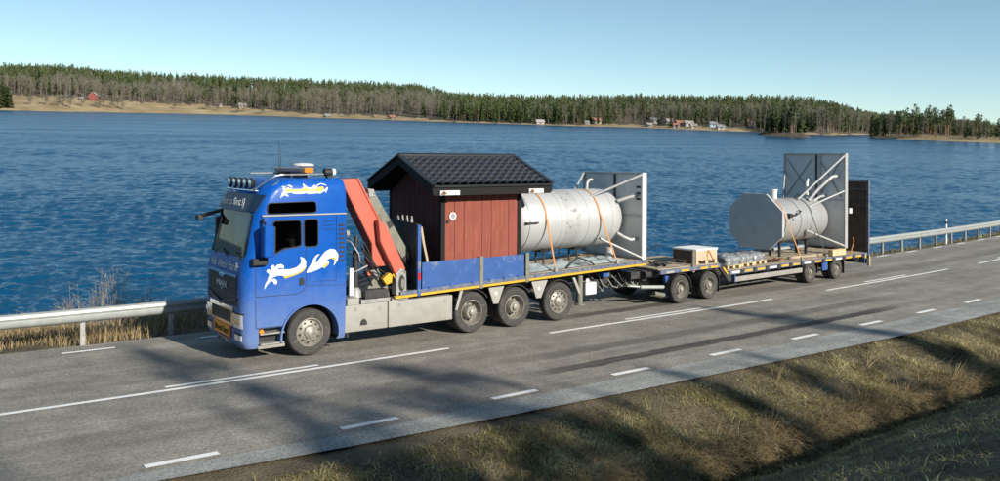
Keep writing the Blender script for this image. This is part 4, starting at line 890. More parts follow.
# roof gear
m = MB(); m.box(-0.03, 0.36, 4.02, 0.17, 2.14, 4.13); lbar = m.build('beacon_bar', pbr('beacon_shaded_lens', (0.30, 0.12, 0.07), 0.25, coat=0.6, var=0.2), cab, bevel=0.03)
m = MB(); m.box(-0.04, 0.30, 4.015, 0.18, 0.60, 4.135); m.build('beacon_lit_end', 'amber', cab, bevel=0.03)  # brighter amber than the bar: light on the near end painted in
for a, b in ((0.55, 1.1), (1.5, 2.0)): m = MB(); m.box(0.0, a, 3.88, 0.14, b, 4.02); m.build('beacon_foot', 'black', cab)
m = MB(); m.lathe([(0.25, 0.0), (0.25, 0.03), (0.18, 0.06), (0.0, 0.075)], (0.42, 1.45, 4.16), 'z', 18, True); m.box(0.34, 1.37, 3.89, 0.50, 1.53, 4.16); m.build('roof_dome', 'white', cab, smooth=50)
m = MB(); m.cyl((0.44, 0.34, 4.03), (0.62, 0.34, 4.03), 0.085, n=14); m.box(0.50, 0.28, 3.88, 0.60, 0.4, 3.96); m.build('work_lamp', 'black', cab, smooth=40); m = MB(); m.cyl((0.622, 0.34, 4.03), (0.70, 0.34, 4.03), 0.09, 0.08, 14); m.build('work_lamp_glass', 'white', cab, smooth=40)
m = MB(); m.tube([(-0.55, 0.5, 3.86), (-0.57, 0.5, 4.75)], 0.008, 5, 0.003); m.build('aerial', 'black', cab); m = MB(); m.tube([(-0.35, 0.9, 3.88), (-0.36, 0.9, 4.6)], 0.008, 5, 0.003); m.build('aerial', 'black', cab); 
for y in (0.34, 2.1): m = MB(); m.tube([(-0.62, y, 3.98), (0.70, y, 3.99)], 0.018, 6); m.build('roof_rail', 'grey', cab)
# painted flourishes, 2 mm skins
DA = [(-1.067, 1.541), (-1.045, 1.649), (-0.985, 1.758), (-0.946, 1.865), (-1.007, 1.911), (-1.02, 1.948), (-0.97, 1.976), (-0.911, 1.94), (-0.927, 2.022), (-0.856, 2.066), (-0.835, 2.003), (-0.78, 2.053), (-0.69, 2.067), (-0.625, 2.018), (-0.633, 1.964), (-0.715, 1.987), (-0.804, 1.947), (-0.676, 1.955), (-0.495, 1.934), (-0.338, 1.968), (-0.254, 2.037), (-0.229, 2.11), (-0.266, 2.2), (-0.168, 2.161), (-0.106, 2.064), (-0.113, 1.964), (-0.192, 1.87), (-0.337, 1.806), (-0.61, 1.741), (-0.636, 1.804), (-0.752, 1.826), (-0.879, 1.787), (-0.93, 1.754), (-0.828, 1.763), (-0.772, 1.704), (-0.789, 1.637), (-0.848, 1.649), (-0.858, 1.699), (-0.917, 1.721), (-1.005, 1.638)]
DB = [(-0.131, 1.828), (-0.02, 1.995), (0.06, 2.141), (0.127, 2.212), (0.208, 2.232), (0.127, 2.149), (0.101, 2.062), (0.115, 2.024), (0.222, 2.156), (0.331, 2.276), (0.468, 2.331), (0.579, 2.299), (0.65, 2.192), (0.637, 2.065), (0.526, 1.931), (0.567, 2.056), (0.497, 2.112), (0.414, 2.105), (0.346, 2.059), (0.428, 2.053), (0.415, 1.977), (0.306, 1.896), (0.265, 1.937), (0.183, 1.893), (0.008, 1.842)]
DAY = [(-0.74, 1.849), (-0.611, 1.795), (-0.337, 1.838), (-0.206, 1.903), (-0.14, 1.991), (-0.166, 1.88), (-0.337, 1.806), (-0.61, 1.741), (-0.636, 1.797)]
DBY = [(0.387, 2.107), (0.497, 2.143), (0.58, 2.132), (0.567, 2.056), (0.497, 2.112)]
DBZ = [(0.319, 1.984), (0.409, 2.029), (0.41, 1.978), (0.306, 1.901), (0.273, 1.929)]
DC = [(-0.707, 3.477), (-0.673, 3.577), (-0.624, 3.644), (-0.667, 3.739), (-0.568, 3.73), (-0.49, 3.766), (-0.419, 3.735), (-0.419, 3.701), (-0.49, 3.716), (-0.518, 3.689), (-0.397, 3.669), (-0.224, 3.67), (-0.159, 3.703), (-0.174, 3.799), (-0.094, 3.73), (-0.064, 3.702), (0.024, 3.7), (0.119, 3.77), (0.097, 3.713), (0.186, 3.767), (0.275, 3.793), (0.38, 3.75), (0.418, 3.673), (0.344, 3.556), (0.358, 3.639), (0.321, 3.612), (0.217, 3.559), (0.172, 3.573), (0.039, 3.562), (-0.092, 3.558), (-0.063, 3.592), (-0.136, 3.573), (-0.252, 3.562), (-0.418, 3.572), (-0.425, 3.599), (-0.525, 3.594), (-0.567, 3.582), (-0.517, 3.533), (-0.531, 3.507), (-0.609, 3.549), (-0.665, 3.517)]
DCY = [(-0.596, 3.663), (-0.511, 3.682), (-0.368, 3.659), (-0.195, 3.66), (-0.123, 3.716), (-0.064, 3.667), (0.098, 3.651), (0.171, 3.705), (0.305, 3.723), (0.321, 3.64), (0.232, 3.6), (0.039, 3.624), (-0.137, 3.618), (-0.353, 3.609), (-0.539, 3.618), (-0.61, 3.616)]
def smooth_poly(P, it=2):
    for _ in range(it):
        Q = []
        for i in range(len(P)): a, b = P[i], P[(i+1) % len(P)]; Q += [(a[0]*.86+b[0]*.14, a[1]*.86+b[1]*.14), (a[0]*.14+b[0]*.86, a[1]*.14+b[1]*.86)]
        P = Q
    return P
def side_y(z): return interp(z, RZ, [r[3] for r in RING])
def decal(P, mat, d, dz=0.0):
    m = MB(); Q = smooth_poly(P); n = len(Q); vs = [(x, side_y(z+dz)-d, z+dz) for x, z in Q]+[(x, side_y(z+dz)+0.004, z+dz) for x, z in Q]
    m.add(vs, [tuple(range(n)), tuple(range(n, 2*n))[::-1]]+[(i, i+n, (i+1) % n+n, (i+1) % n) for i in range(n)]); m.build('flourish', mat, cab)
for P in (DA, DB, DC): decal(P, 'decal', 0.003)
for P in (DAY, DBY, DBZ, DCY): decal(P, 'decaly', 0.0055)

# wheels: made once, then copied
TR = [(0.30, 0.05), (0.36, 0.035), (0.44, 0.02), (0.485, 0.03), (0.507, 0.06)] + [(r, y) for y in (0.075, 0.145, 0.150, 0.158, 0.163, 0.235) for r in ((0.512,) if y in (0.075, 0.145, 0.163, 0.235) else (0.498,))] + [(0.507, 0.25), (0.485, 0.28), (0.44, 0.295), (0.30, 0.27)]
def wheel(parent, x, y, z, R0, kind, near=True, dual=False, cache={}):
    """a wheel is a part; its tyre, rim and hub are sub-parts; alike wheels share their meshes"""
    key = (R0, kind, dual); s = R0/0.512
    h = bpy.data.objects.new('wheel', None); col.objects.link(h); h.empty_display_size = 0.1; setparent(h, parent); ORG[h.name] = Vector((0, 0, 0))
    h.location = Vector((x, y, z))-ORG[parent.name]; h.rotation_euler = (0, random.random()*6.28, 0 if near else math.pi)
    if near is False: h.rotation_euler = (0, 0, math.pi)
    if key in cache:
        for c in cache[key]: q = c.copy(); col.objects.link(q); setparent(q, h); ORG[q.name] = Vector((0, 0, 0))
        return h
    t = MB(); t.lathe([(r*s, yy*s) for r, yy in TR], (0, 0, 0), 'y', 44)
    if dual: t.lathe([(r*s, yy*s+0.33*s) for r, yy in TR], (0, 0, 0), 'y', 44)
    a = t.build('tyre', 'rubber', h, smooth=35)
    r_ = MB(); N = 36
    if kind == 'flat':     # front and trailing axles: the disc bulges outwards
        prof = [(0.305, 0.055), (0.315, 0.03), (0.30, 0.028), (0.275, 0.06), (0.262, 0.09), (0.235, 0.075), (0.20, 0.055), (0.165, 0.045), (0.13, 0.05), (0.125, 0.01), (0.09, -0.005), (0.0, -0.005)]
    else:                  # driven axles: deep dish with a protruding hub
        prof = [(0.305, 0.055), (0.315, 0.03), (0.30, 0.028), (0.285, 0.06), (0.275, 0.16), (0.24, 0.20), (0.175, 0.205), (0.165, 0.06), (0.14, 0.03), (0.05, 0.02), (0.0, 0.02)]
    r_.lathe([(a_*s, b_*s) for a_, b_ in prof], (0, 0, 0), 'y', N); b = r_.build('rim', 'rim', h, smooth=40)
    hh = MB()
    if kind == 'flat':
        for i in range(10):
            g = 2*math.pi*i/10; c = Vector((math.cos(g), 0, math.sin(g))); hh.tube([c*0.222*s+Vector((0, 0.055*s, 0)), c*0.222*s+Vector((0, 0.085*s, 0))], 0.026*s, 8)
    else:
        for i in range(8):
            g = 2*math.pi*i/8; c = Vector((math.cos(g), 0, math.sin(g))); hh.tube([c*0.215*s+Vector((0, 0.185*s, 0)), c*0.215*s+Vector((0, 0.215*s, 0))], 0.028*s, 8)
    d = hh.build('hand_hole', 'black', h, smooth=40, kind='stuff')
    nn = MB()
    for i in range(10):
        g = 2*math.pi*(i+0.5)/10; c = Vector((math.cos(g), 0, math.sin(g))); yy = (0.045 if kind == 'flat' else 0.058); nn.tube([c*0.15*s+Vector((0, yy*s+0.01, 0)), c*0.15*s+Vector((0, (yy-0.028)*s, 0))], 0.014*s, 6)
    nn.lathe([(0.08*s, 0.02*s), (0.08*s, -0.018*s), (0.06*s, -0.03*s), (0.0, -0.03*s)], (0, 0, 0), 'y', 16); e = nn.build('hub', 'rimhub', h, smooth=40)
    cache[key] = [a, b, d, e]; return h
for x, k, du in ((0.0, 'flat', False), (4.31, 'deep', True), (5.66, 'deep', True), (7.15, 'flat', False)):
    wheel(truck, x, 0.02, 0.51, 0.512, k, True, du); wheel(truck, x, 2.48, 0.51, 0.512, k, False, du)
# chassis
zb = lambda x: 1.02+0.025*x     # lower edge of the bed's side rail; the bed rises a little to the rear
zt = lambda x: zb(x)+0.13
m = MB()
for y in (0.82, 1.60): m.prism([(-0.9, 0.68), (10.2, 0.86), (10.2, zb(10.2)-0.02), (0.9, zb(0.9)-0.02), (-0.9, 0.9)], y, y+0.08)
for x in (0.0, 4.31, 5.66, 7.15): m.box(x-0.08, 0.2, 0.43, x+0.08, 2.3, 0.6)
m.box(1.2, 0.7, 0.45, 3.4, 1.8, 0.95); m.box(-0.5, 0.5, 0.5, 0.6, 2.0, 0.9)
m.build('chassis', 'dark', truck)
for x0, x1 in ((0.82, 1.92), (1.945, 3.72)):
    m = MB(); m.prism(rounded([(x0, 0.40), (x1, 0.40), (x1, 1.0), (x0, 1.0)], 0.02), 0.03, 0.62); b = m.build('side_locker', 'lgrey', truck, bevel=0.012)
    if x0 < 1: h = MB(); h.prism([(1.30+0.09*math.cos(R(a)), 0.55+0.12*math.sin(R(a))) for a in range(0, 181, 20)]+[(1.21, 0.53), (1.39, 0.53)][::1], 0.024, 0.031); h.build('hand_recess', 'black', b)
    for xx, zz in ((x0+0.3, 0.92), (x1-0.2, 0.90)): h = MB(); h.box(xx-0.04, 0.018, zz-0.05, xx+0.04, 0.032, zz+0.02); h.build('latch', 'grey', b)
m = MB(); m.prism([(0.80, 0.33), (1.18, 0.33), (1.18, 1.22), (0.80, 1.22)], 0.018, 0.028) if False else m.box(0.90, 0.05, 1.0, 1.2, 0.6, 1.16); m.build('locker_top', 'lgrey', truck, bevel=0.01)
m = MB(); m.box(1.25, 0.05, 1.003, 2.0, 0.62, 1.10); m.box(2.05, 0.06, 1.003, 2.5, 0.6, 1.06); m.build('tread_plate', 'grey', truck, bevel=0.01)
m = MB(); m.box(0.86, 0.02, 0.30, 0.92, 0.06, 0.40); m.build('mud_flap', 'black', truck)
# load bed: edge rail, yellow strip, planks along the lorry
bed = MB(); bed.prism([(2.25, zb(2.25)), (10.42, zb(10.42)), (10.42, zt(10.42)-0.02), (2.25, zt(2.25)-0.02)], 0.10, 2.42); bed = bed.build('cargo_bed', 'dark', truck)
for ya, yb in ((0.0, 0.098), (2.422, 2.52)): m = MB(); m.prism([(2.25, zb(2.25)+0.045), (10.42, zb(10.42)+0.045), (10.42, zt(10.42)), (2.25, zt(2.25))], ya, yb); m.build('side_rail', 'railgrey', bed, bevel=0.006)
for ya, yb in ((-0.006, 0.09), (2.43, 2.526)): m = MB(); m.prism([(2.1, zb(2.1)-0.015), (10.42, zb(10.42)-0.015), (10.42, zb(10.42)+0.042), (2.1, zb(2.1)+0.042)], ya, yb); m.build('yellow_edge', 'yellow', bed)
for i in range(12):
    y = 0.10+0.1935*i; m = MB(); dz = 0.004*math.sin(i*2.3); m.prism([(2.9, zt(2.9)-0.018), (10.40, zt(10.4)-0.018), (10.40, zt(10.4)+0.014+dz), (2.9, zt(2.9)+0.014+dz)], y+0.004, y+0.188); m.build('deck_board', 'wood', bed)
for i in range(13):
    x = 6.3+0.33*i; m = MB(); m.box(x-0.012, -0.012, zt(x)-0.05, x+0.012, 0.0, zt(x)-0.02); m.build('lashing_hole', 'black', bed)
for y in (0.0, 2.44):
    for x0, x1 in ((2.84, 4.50), (4.62, 5.93)):
        m = MB(); m.prism([(x0, zt(x0)-0.06), (x1, zt(x1)-0.06), (x1, 1.865), (x0, 1.855)], y+0.012, y+0.05); sb = m.build('side_board', 'blue2', bed, bevel=0.006)
        for k in range(3): xx = x0+0.2+k*(x1-x0-0.4)/2; h = MB(); h.box(xx-0.03, y-0.012, zt(xx)-0.03, xx+0.03, y+0.011, zt(xx)+0.05); h.build('hinge', 'blue2', sb)
    for x in (4.56, 6.02): m = MB(); m.prism([(x-0.055, zb(x)-0.04), (x+0.055, zb(x)-0.04), (x+0.055, 1.90), (x-0.055, 1.90)], y-0.02, y+0.06); m.build('gate_post', 'khaki', bed, bevel=0.006)
m = MB(); m.prism([(2.70, zb(2.7)-0.02), (2.79, zb(2.7)-0.02), (2.79, 2.76), (2.70, 2.76)], -0.02, 0.07); m.build('front_stake', 'blue2', bed, bevel=0.006); m = MB(); m.box(2.71, -0.026, 1.45, 2.78, 0.0, 1.62); m.build('stake_reflector', 'redlens', bed)
m = MB(); m.prism([(0.08, zt(2.7)), (2.45, zt(2.7)), (2.45, 2.55), (1.7, 2.86), (0.08, 2.78)], 2.72, 2.78, 'x'); m.build('headboard', 'black', bed)
for i in range(4): m = MB(); y = 0.35+0.22*i; m.cyl((2.74, y, 2.80), (2.74, y, 2.96), 0.035, 0.02, 8); m.build('hose_coupling', 'grey', bed)
m = MB(); m.tube([(2.86, 0.12, 2.70), (2.92, 0.10, 2.3), (3.02, 0.10, 1.9), (3.08, 0.12, 1.5)], 0.04, 6); m.build('hanging_sling', 'carton', bed)
# mudguards and their white stays
for x in (4.31, 5.66, 7.15):
    o_ = [(x+0.60*math.cos(R(a)), 0.50+0.60*math.sin(R(a))) for a in range(35, 146, 10)]; i_ = [(x+0.575*math.cos(R(a)), 0.50+0.575*math.sin(R(a))) for a in range(145, 34, -10)]
    for a, b in ((0.05, 0.68), (1.82, 2.45)): m = MB(); m.prism(o_+i_, a, b); m.build('mudguard', 'black', truck)
def stay(poly): m = MB(); m.prism(poly, 0.01, 0.05); m.build('mudguard_stay', 'lgrey', truck)
stay([(3.93, 1.08), (4.02, 1.09), (3.86, 0.62), (3.79, 0.62)]); stay([(4.80, 1.08), (5.28, 1.09), (5.10, 0.66), (4.95, 0.66)]); stay([(6.18, 1.12), (6.72, 1.13), (6.50, 0.68), (6.34, 0.68)]); stay([(7.60, 1.12), (7.69, 1.12), (7.90, 0.70), (7.83, 0.66)])
for x in (5.02, 6.42): m = MB(); m.cyl((x, 0.0, 0.93), (x, 0.012, 0.93), 0.05, n=12); m.build('side_marker', 'white', truck)
m = MB(); m.cyl((7.97, 0.14, 0.36), (7.97, 0.14, 1.14), 0.085, n=14); m.cyl((7.97, 0.14, 0.33), (7.97, 0.14, 0.37), 0.15, n=14); m.box(7.9, 0.1, 1.02, 8.04, 2.4, 1.12); m.build('stabiliser_leg', 'khaki', truck, smooth=40)
m = MB(); m.box(8.16, 0.10, 0.58, 8.56, 0.42, 0.92); b = m.build('white_box', 'white', truck, bevel=0.015); m = MB(); m.cyl((8.22, 0.09, 0.98), (8.22, 0.13, 0.98), 0.06, n=12); m.build('marker_lamp', 'white', truck)
m = MB(); m.cyl((8.8, 0.4, 0.80), (8.8, 1.2, 0.80), 0.14, n=14); m.cyl((9.25, 0.5, 0.85), (9.25, 1.5, 0.85), 0.13, n=14); m.build('air_tank', 'dark', truck, smooth=40)
m = MB(); m.prism([(9.0, 0.98), (9.25, 1.0), (9.25, 1.13), (9.0, 1.12)], 0.3, 0.6); m.build('blue_bracket', 'blue2', truck)
rs = random.Random(3)
for i in range(9):
    x = 8.6+0.2*i; m = MB(); p = [(x, 0.4+0.5*rs.random(), 1.05), (x+0.1, 0.45, 0.8-0.15*rs.random()), (x+0.35, 0.5, 0.55+0.1*rs.random()), (x+0.7, 0.8, 0.62+0.1*rs.random())]; m.tube(p, 0.017, 6); m.build('air_hose', 'grey' if i % 3 else 'black', truck, smooth=50)
m = MB(); m.box(9.9, 0.75, 0.55, 10.35, 1.75, 0.95); m.box(10.0, 0.2, 0.86, 10.36, 2.3, 1.06); m.build('tow_beam', 'dark', truck)
# the crane, folded behind the cab
crane = bpy.data.objects.new('crane', None); col.objects.link(crane); setparent(crane, truck); ORG[crane.name] = Vector((0, 0, 0))
def cpart(name, poly, a, b, mat, bev=0.02, rr=0.0): m = MB(); m.prism(rounded(poly, rr) if rr else poly, a, b); return m.build(name, mat, crane, bevel=bev)
cpart('main_boom', [(0.83, 3.86), (1.24, 3.88), (2.08, 2.42), (2.06, 1.80), (1.66, 1.80), (1.64, 2.34)], 0.30, 0.72, 'orange', 0.025)
cpart('boom_edge_plate', [(1.24, 3.885), (1.29, 3.885), (2.12, 2.44), (2.10, 1.9), (2.06, 1.9), (2.08, 2.42)], 0.29, 0.73, 'orange', 0.006)
cpart('outer_boom', [(1.70, 2.92), (1.90, 2.80), (2.44, 1.72), (2.30, 1.60), (2.16, 1.62), (1.76, 2.40)], 0.10, 0.28, 'orange', 0.02)
cpart('boom_head', [(2.17, 1.62), (2.30, 1.76), (2.44, 1.68), (2.46, 1.16), (2.32, 1.04), (2.17, 1.14)], 0.07, 0.30, 'grey', 0.02)
ov = [(2.315+0.085*math.cos(R(a)), 1.40+0.19*math.sin(R(a))) for a in range(0, 360, 20)]; cpart('boom_head_opening', ov, 0.062, 0.08, 'black', 0); ov2 = [(2.335+0.045*math.cos(R(a)), 1.39+0.12*math.sin(R(a))) for a in range(0, 360, 24)]; cpart('boom_pin', ov2, 0.052, 0.075, 'khaki', 0)
cpart('extension_arm', [(1.56, 3.50), (1.68, 3.60), (1.80, 3.52), (2.76, 2.02), (2.72, 1.88), (2.54, 1.92)], 0.44, 0.60, 'khaki', 0.015)
cpart('extension_ram', [(1.46, 3.30), (1.54, 3.34), (2.50, 1.86), (2.42, 1.80)], 0.36, 0.43, 'dark', 0.01)
cpart('arm_bracket', [(1.58, 3.64), (1.74, 3.62), (1.78, 3.46), (1.62, 3.42)], 0.40, 0.64, 'grey', 0.01); cpart('arm_clamp', [(2.10, 2.82), (2.20, 2.88), (2.28, 2.74), (2.18, 2.66)], 0.42, 0.62, 'dark', 0.01)
m = MB(); m.tube([(2.58, 0.52, 1.98), (2.74, 0.52, 1.74), (2.78, 0.52, 1.52), (2.66, 0.5, 1.34)], 0.10, 10); m.build('hose_bundle', 'black', crane, smooth=50)
m = MB(); m.lathe([(0.17, 0), (0.20, 0.10), (0.20, 0.24), (0.17, 0.34)], (1.90, 0.72, 1.50), 'z', 20, True); m.build('slewing_column', 'grey', crane, smooth=40)
m = MB(); m.prism([(1.42, 1.06), (2.16, 1.06), (2.10, 1.30), (1.98, 1.52), (1.72, 1.52), (1.58, 1.34)], 0.34, 1.5); m.build('crane_base', 'khaki', crane, bevel=0.03)
m = MB(); m.box(1.35, 0.05, 1.11, 1.95, 2.45, 1.30); m.build('stabiliser_beam', 'dark', crane, bevel=0.01); cpart('control_box', [(1.84, 1.52), (2.02, 1.66), (2.10, 1.60), (2.08, 1.42), (1.94, 1.38)], 0.12, 0.26, 'yellow', 0.012)
m = MB(); m.tube([(2.12, 0.16, 1.62), (2.24, 0.12, 1.42), (2.30, 0.10, 1.30)], 0.022, 6); m.build('yellow_hose', 'yellow', crane, smooth=50); m = MB(); m.cyl((1.24, 0.34, 1.22), (1.24, 0.34, 2.20), 0.075, n=12); m.cyl((1.24, 0.34, 2.2), (1.27, 0.36, 2.55), 0.045, n=10); m.build('hydraulic_ram', 'dark', crane, smooth=40)
m = MB(); m.lathe([(0.17, 0), (0.15, 0.12), (0.06, 0.24)], (1.24, 0.34, 1.14), 'z', 12, True); m.build('ram_foot', 'grey', crane, smooth=40)
m = MB(); m.box(0.965, 0.08, 1.22, 1.06, 0.14, 1.84); m.build('white_post', 'white', crane); m = MB(); m.box(1.52, 0.30, 1.60, 1.66, 0.5, 1.72); m.build('red_valve', 'orange', crane, bevel=0.02)
for i in range(9):
    a_, b_, c_ = rs.uniform(1.0, 1.5), rs.uniform(1.5, 2.1), rs.uniform(1.9, 2.6); m = MB()
    pts_ = [(a_, 0.30+0.15*rs.random(), c_), (a_+rs.uniform(-0.1, 0.15), 0.2+0.1*rs.random(), c_-0.25), (b_-rs.uniform(0, 0.3), 0.16+0.1*rs.random(), rs.uniform(1.45, 1.75)), (b_, 0.2+0.2*rs.random(), rs.uniform(1.5, 1.95)), (b_+0.12, 0.34, 1.35)]
    P_ = [Vector(p) for p in pts_]; Q_ = []
    for q in range(25):         # de Casteljau: a hanging curve
        t_ = q/24; L_ = P_
        while len(L_) > 1: L_ = [L_[w].lerp(L_[w+1], t_) for w in range(len(L_)-1)]
        Q_.append(L_[0])
    m.tube(Q_, 0.013, 6); m.build('hydraulic_hose', 'black', crane, smooth=50)
m = MB(); m.tube([(0.95, 0.6, 2.5), (1.1, 0.3, 2.42), (1.25, 0.2, 2.15), (1.30, 0.22, 1.95)], 0.016, 6); m.tube([(0.92, 0.5, 1.62), (1.2, 0.2, 1.75), (1.5, 0.25, 1.85)], 0.02, 6); m.build('brake_hose', 'grey', crane, smooth=50)
m = MB(); m.box(0.94, 0.9, 1.25, 1.25, 2.2, 3.2); m.build('air_intake', 'black', crane, bevel=0.03); m = MB(); m.cyl((0.93, 0.24, 2.62), (1.0, 0.24, 2.62), 0.08, n=12); m.build('spare_lamp', 'grey', crane)

# the driver, behind the glass
drv = root('person', 'driver in dark clothes sitting at the steering wheel inside the blue cab', 'person', (-0.15, 0.62, 1.72))
def skinned(name, verts, edges, rad, mat, parent, rootv=0, lvl=1):
    o0 = ORG[parent.name]; me = bpy.data.meshes.new(name); me.from_pydata([tuple(Vector(v)-o0) for v in verts], edges, [])
    o = bpy.data.objects.new(name, me); col.objects.link(o); md = o.modifiers.new('skin', 'SKIN'); sv = me.skin_vertices[0].data if me.skin_vertices else None
    if sv is None:
        bm = bmesh.new(); bm.from_mesh(me); bm.verts.layers.skin.verify(); bm.to_mesh(me); bm.free(); sv = me.skin_vertices[0].data
    for i, r in enumerate(rad): sv[i].radius = (r, r) if not isinstance(r, tuple) else r; sv[i].use_root = (i == rootv)
    s = o.modifiers.new('sub', 'SUBSURF'); s.levels = s.render_levels = lvl; bpy.context.view_layer.update()
    m2 = bpy.data.meshes.new_from_object(o.evaluated_get(bpy.context.evaluated_depsgraph_get())); o.modifiers.clear(); o.data = m2; m2.materials.clear()
    m2.materials.append(MT[mat]); m2.shade_smooth(); setparent(o, parent); ORG[o.name] = o0; return o
Y = 0.62
V = [(-0.12, Y, 1.80), (-0.14, Y, 2.02), (-0.13, Y, 2.22), (-0.16, Y, 2.34), (-0.18, Y, 2.42), (-0.20, Y, 2.52), (-0.20, Y, 2.62)]; RD = [(.15, .16), (.14, .16), (.12, .18), .055, .07, .095, .07]; E_ = [(i, i+1) for i in range(6)]
for s in (-1, 1):
    b = len(V); V += [(-0.15, Y+s*0.19, 2.25), (-0.30, Y+s*0.25, 2.02), (-0.52, Y+s*0.22, 2.02), (-0.66, Y+s*0.20, 2.12), (-0.70, Y+s*0.19, 2.16)]; RD += [.065, .05, .042, .035, .035]; E_ += [(2, b)]+[(b+i, b+i+1) for i in range(4)]
    for q in range(4): c = len(V); V += [(-0.735, Y+s*0.19+(q-1.5)*0.02, 2.195), (-0.75, Y+s*0.19+(q-1.5)*0.021, 2.16)]; RD += [.011, .009]; E_ += [(b+4, c), (c, c+1)]
    c = len(V); V += [(-0.70, Y+s*0.14, 2.18)]; RD += [.012]; E_ += [(b+4, c)]
    b = len(V); V += [(-0.20, Y+s*0.10, 1.76), (-0.58, Y+s*0.13, 1.80), (-0.70, Y+s*0.13, 1.45), (-0.84, Y+s*0.13, 1.42)]; RD += [.09, .075, .055, .045]; E_ += [(0, b)]+[(b+i, b+i+1) for i in range(3)]
body = skinned('body', V, E_, RD, 'skin', drv); body.data.materials.append(MT['cloth']); body.data.materials.append(MT['jeans'])
for p in body.data.polygons:
    c = p.center+ORG[drv.name]
    p.material_index = 0 if (c.z > 2.36 or c.x < -0.655 and c.z > 2.0) else (2 if c.z < 1.86 and c.x < 0.1 else 1)
m = MB(); m.lathe([(0.0, 0.115), (0.07, 0.10), (0.105, 0.05), (0.112, 0.0), (0.10, -0.05)], (-0.185, Y, 2.60), 'z', 14); m.build('hair', 'hair', drv, smooth=60)
m = MB()
for s in (-1, 1): m.lathe([(0.0, 0.01), (0.012, 0.0), (0.0, -0.01)], (-0.288, Y+s*0.034, 2.545), 'x', 8)
m.build('eyes', 'black', drv); m = MB(); m.prism([(-0.285, 2.55), (-0.325, 2.505), (-0.285, 2.50)], Y-0.014, Y+0.014); m.build('nose', 'skin', drv, bevel=0.006); m = MB(); m.box(-0.297, Y-0.025, 2.468, -0.285, Y+0.025, 2.476); m.build('mouth', 'redlens', drv)
for s in (-1, 1): m = MB(); m.lathe([(0.0, -0.01), (0.03, 0.0), (0.0, 0.01)], (-0.19, Y+s*0.098, 2.53), 'y', 8); m.build('ear', 'skin', drv, smooth=60)
# ------------------------------------------------------------------ load on the lorry: the red hut
hut = root('wooden_hut', 'small red wooden hut with black tiled gable roof riding on the lorry', 'hut', (4.6, 1.4, zt(4.6)))
X0, X1, Y0, Y1, ZF, ZE, ZR = 3.42, 5.86, 0.09, 2.68, 1.17, 3.50, 4.26; YR = 1.36
m = MB(); m.box(X0+0.03, Y0+0.03, ZF, X1-0.03, Y1-0.03, ZE); m.prism([(Y0+0.03, ZE), (Y1-0.03, ZE), (YR, ZR-0.05)], X0+0.03, X1-0.03, 'x'); m.build('wall', 'tarred', hut)
nb = 8; bw = (X1-X0-0.22)/nb
for i in range(nb):
    x = X0+0.11+bw*i; m = MB(); d = 0.004*(i % 3); m.box(x+0.004, Y0-d, ZF+0.02, x+bw-0.004, Y0+0.032, ZE-0.02+0.006*(i % 2)); m.build('wall_board', 'falu', hut, bevel=0.004, seg=1)
MT['shaded_falu'] = pbr('shaded_red_wood', (0.085, 0.022, 0.018), 0.8, var=0.25, scale=3, stretch=(6, 6, 0.6), bump=0.3, bscale=25)  # the hut's red darkened: shade on the gables painted into the colour
nb = 10; bw = (Y1-Y0-0.22)/nb
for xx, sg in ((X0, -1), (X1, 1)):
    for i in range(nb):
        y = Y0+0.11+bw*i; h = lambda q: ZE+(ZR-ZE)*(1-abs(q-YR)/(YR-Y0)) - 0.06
        m = MB(); t = (xx, xx+0.032) if sg < 0 else (xx-0.032, xx); m.prism([(y+0.006, ZF+0.02), (y+bw-0.006, ZF+0.02), (y+bw-0.006, h(y+bw)), (y+0.006, h(y))], t[0]-0.003*(i % 2), t[1], 'x'); m.build('gable_board', 'shaded_falu', hut)
for x in (X0, X1):
    for y in (Y0, Y1): m = MB(); m.box(x-(0.012 if x == X0 else 0.10), y-(0.014 if y == Y0 else 0.10), ZF, x+(0.10 if x == X0 else 0.012), y+(0.10 if y == Y0 else 0.014), ZE); m.build('corner_board', 'tarred', hut)
m = MB(); m.box(X0+0.1, Y0-0.008, ZE-0.02, X1-0.1, Y0+0.04, ZE+0.1); m.build('top_rail', 'tarred', hut)
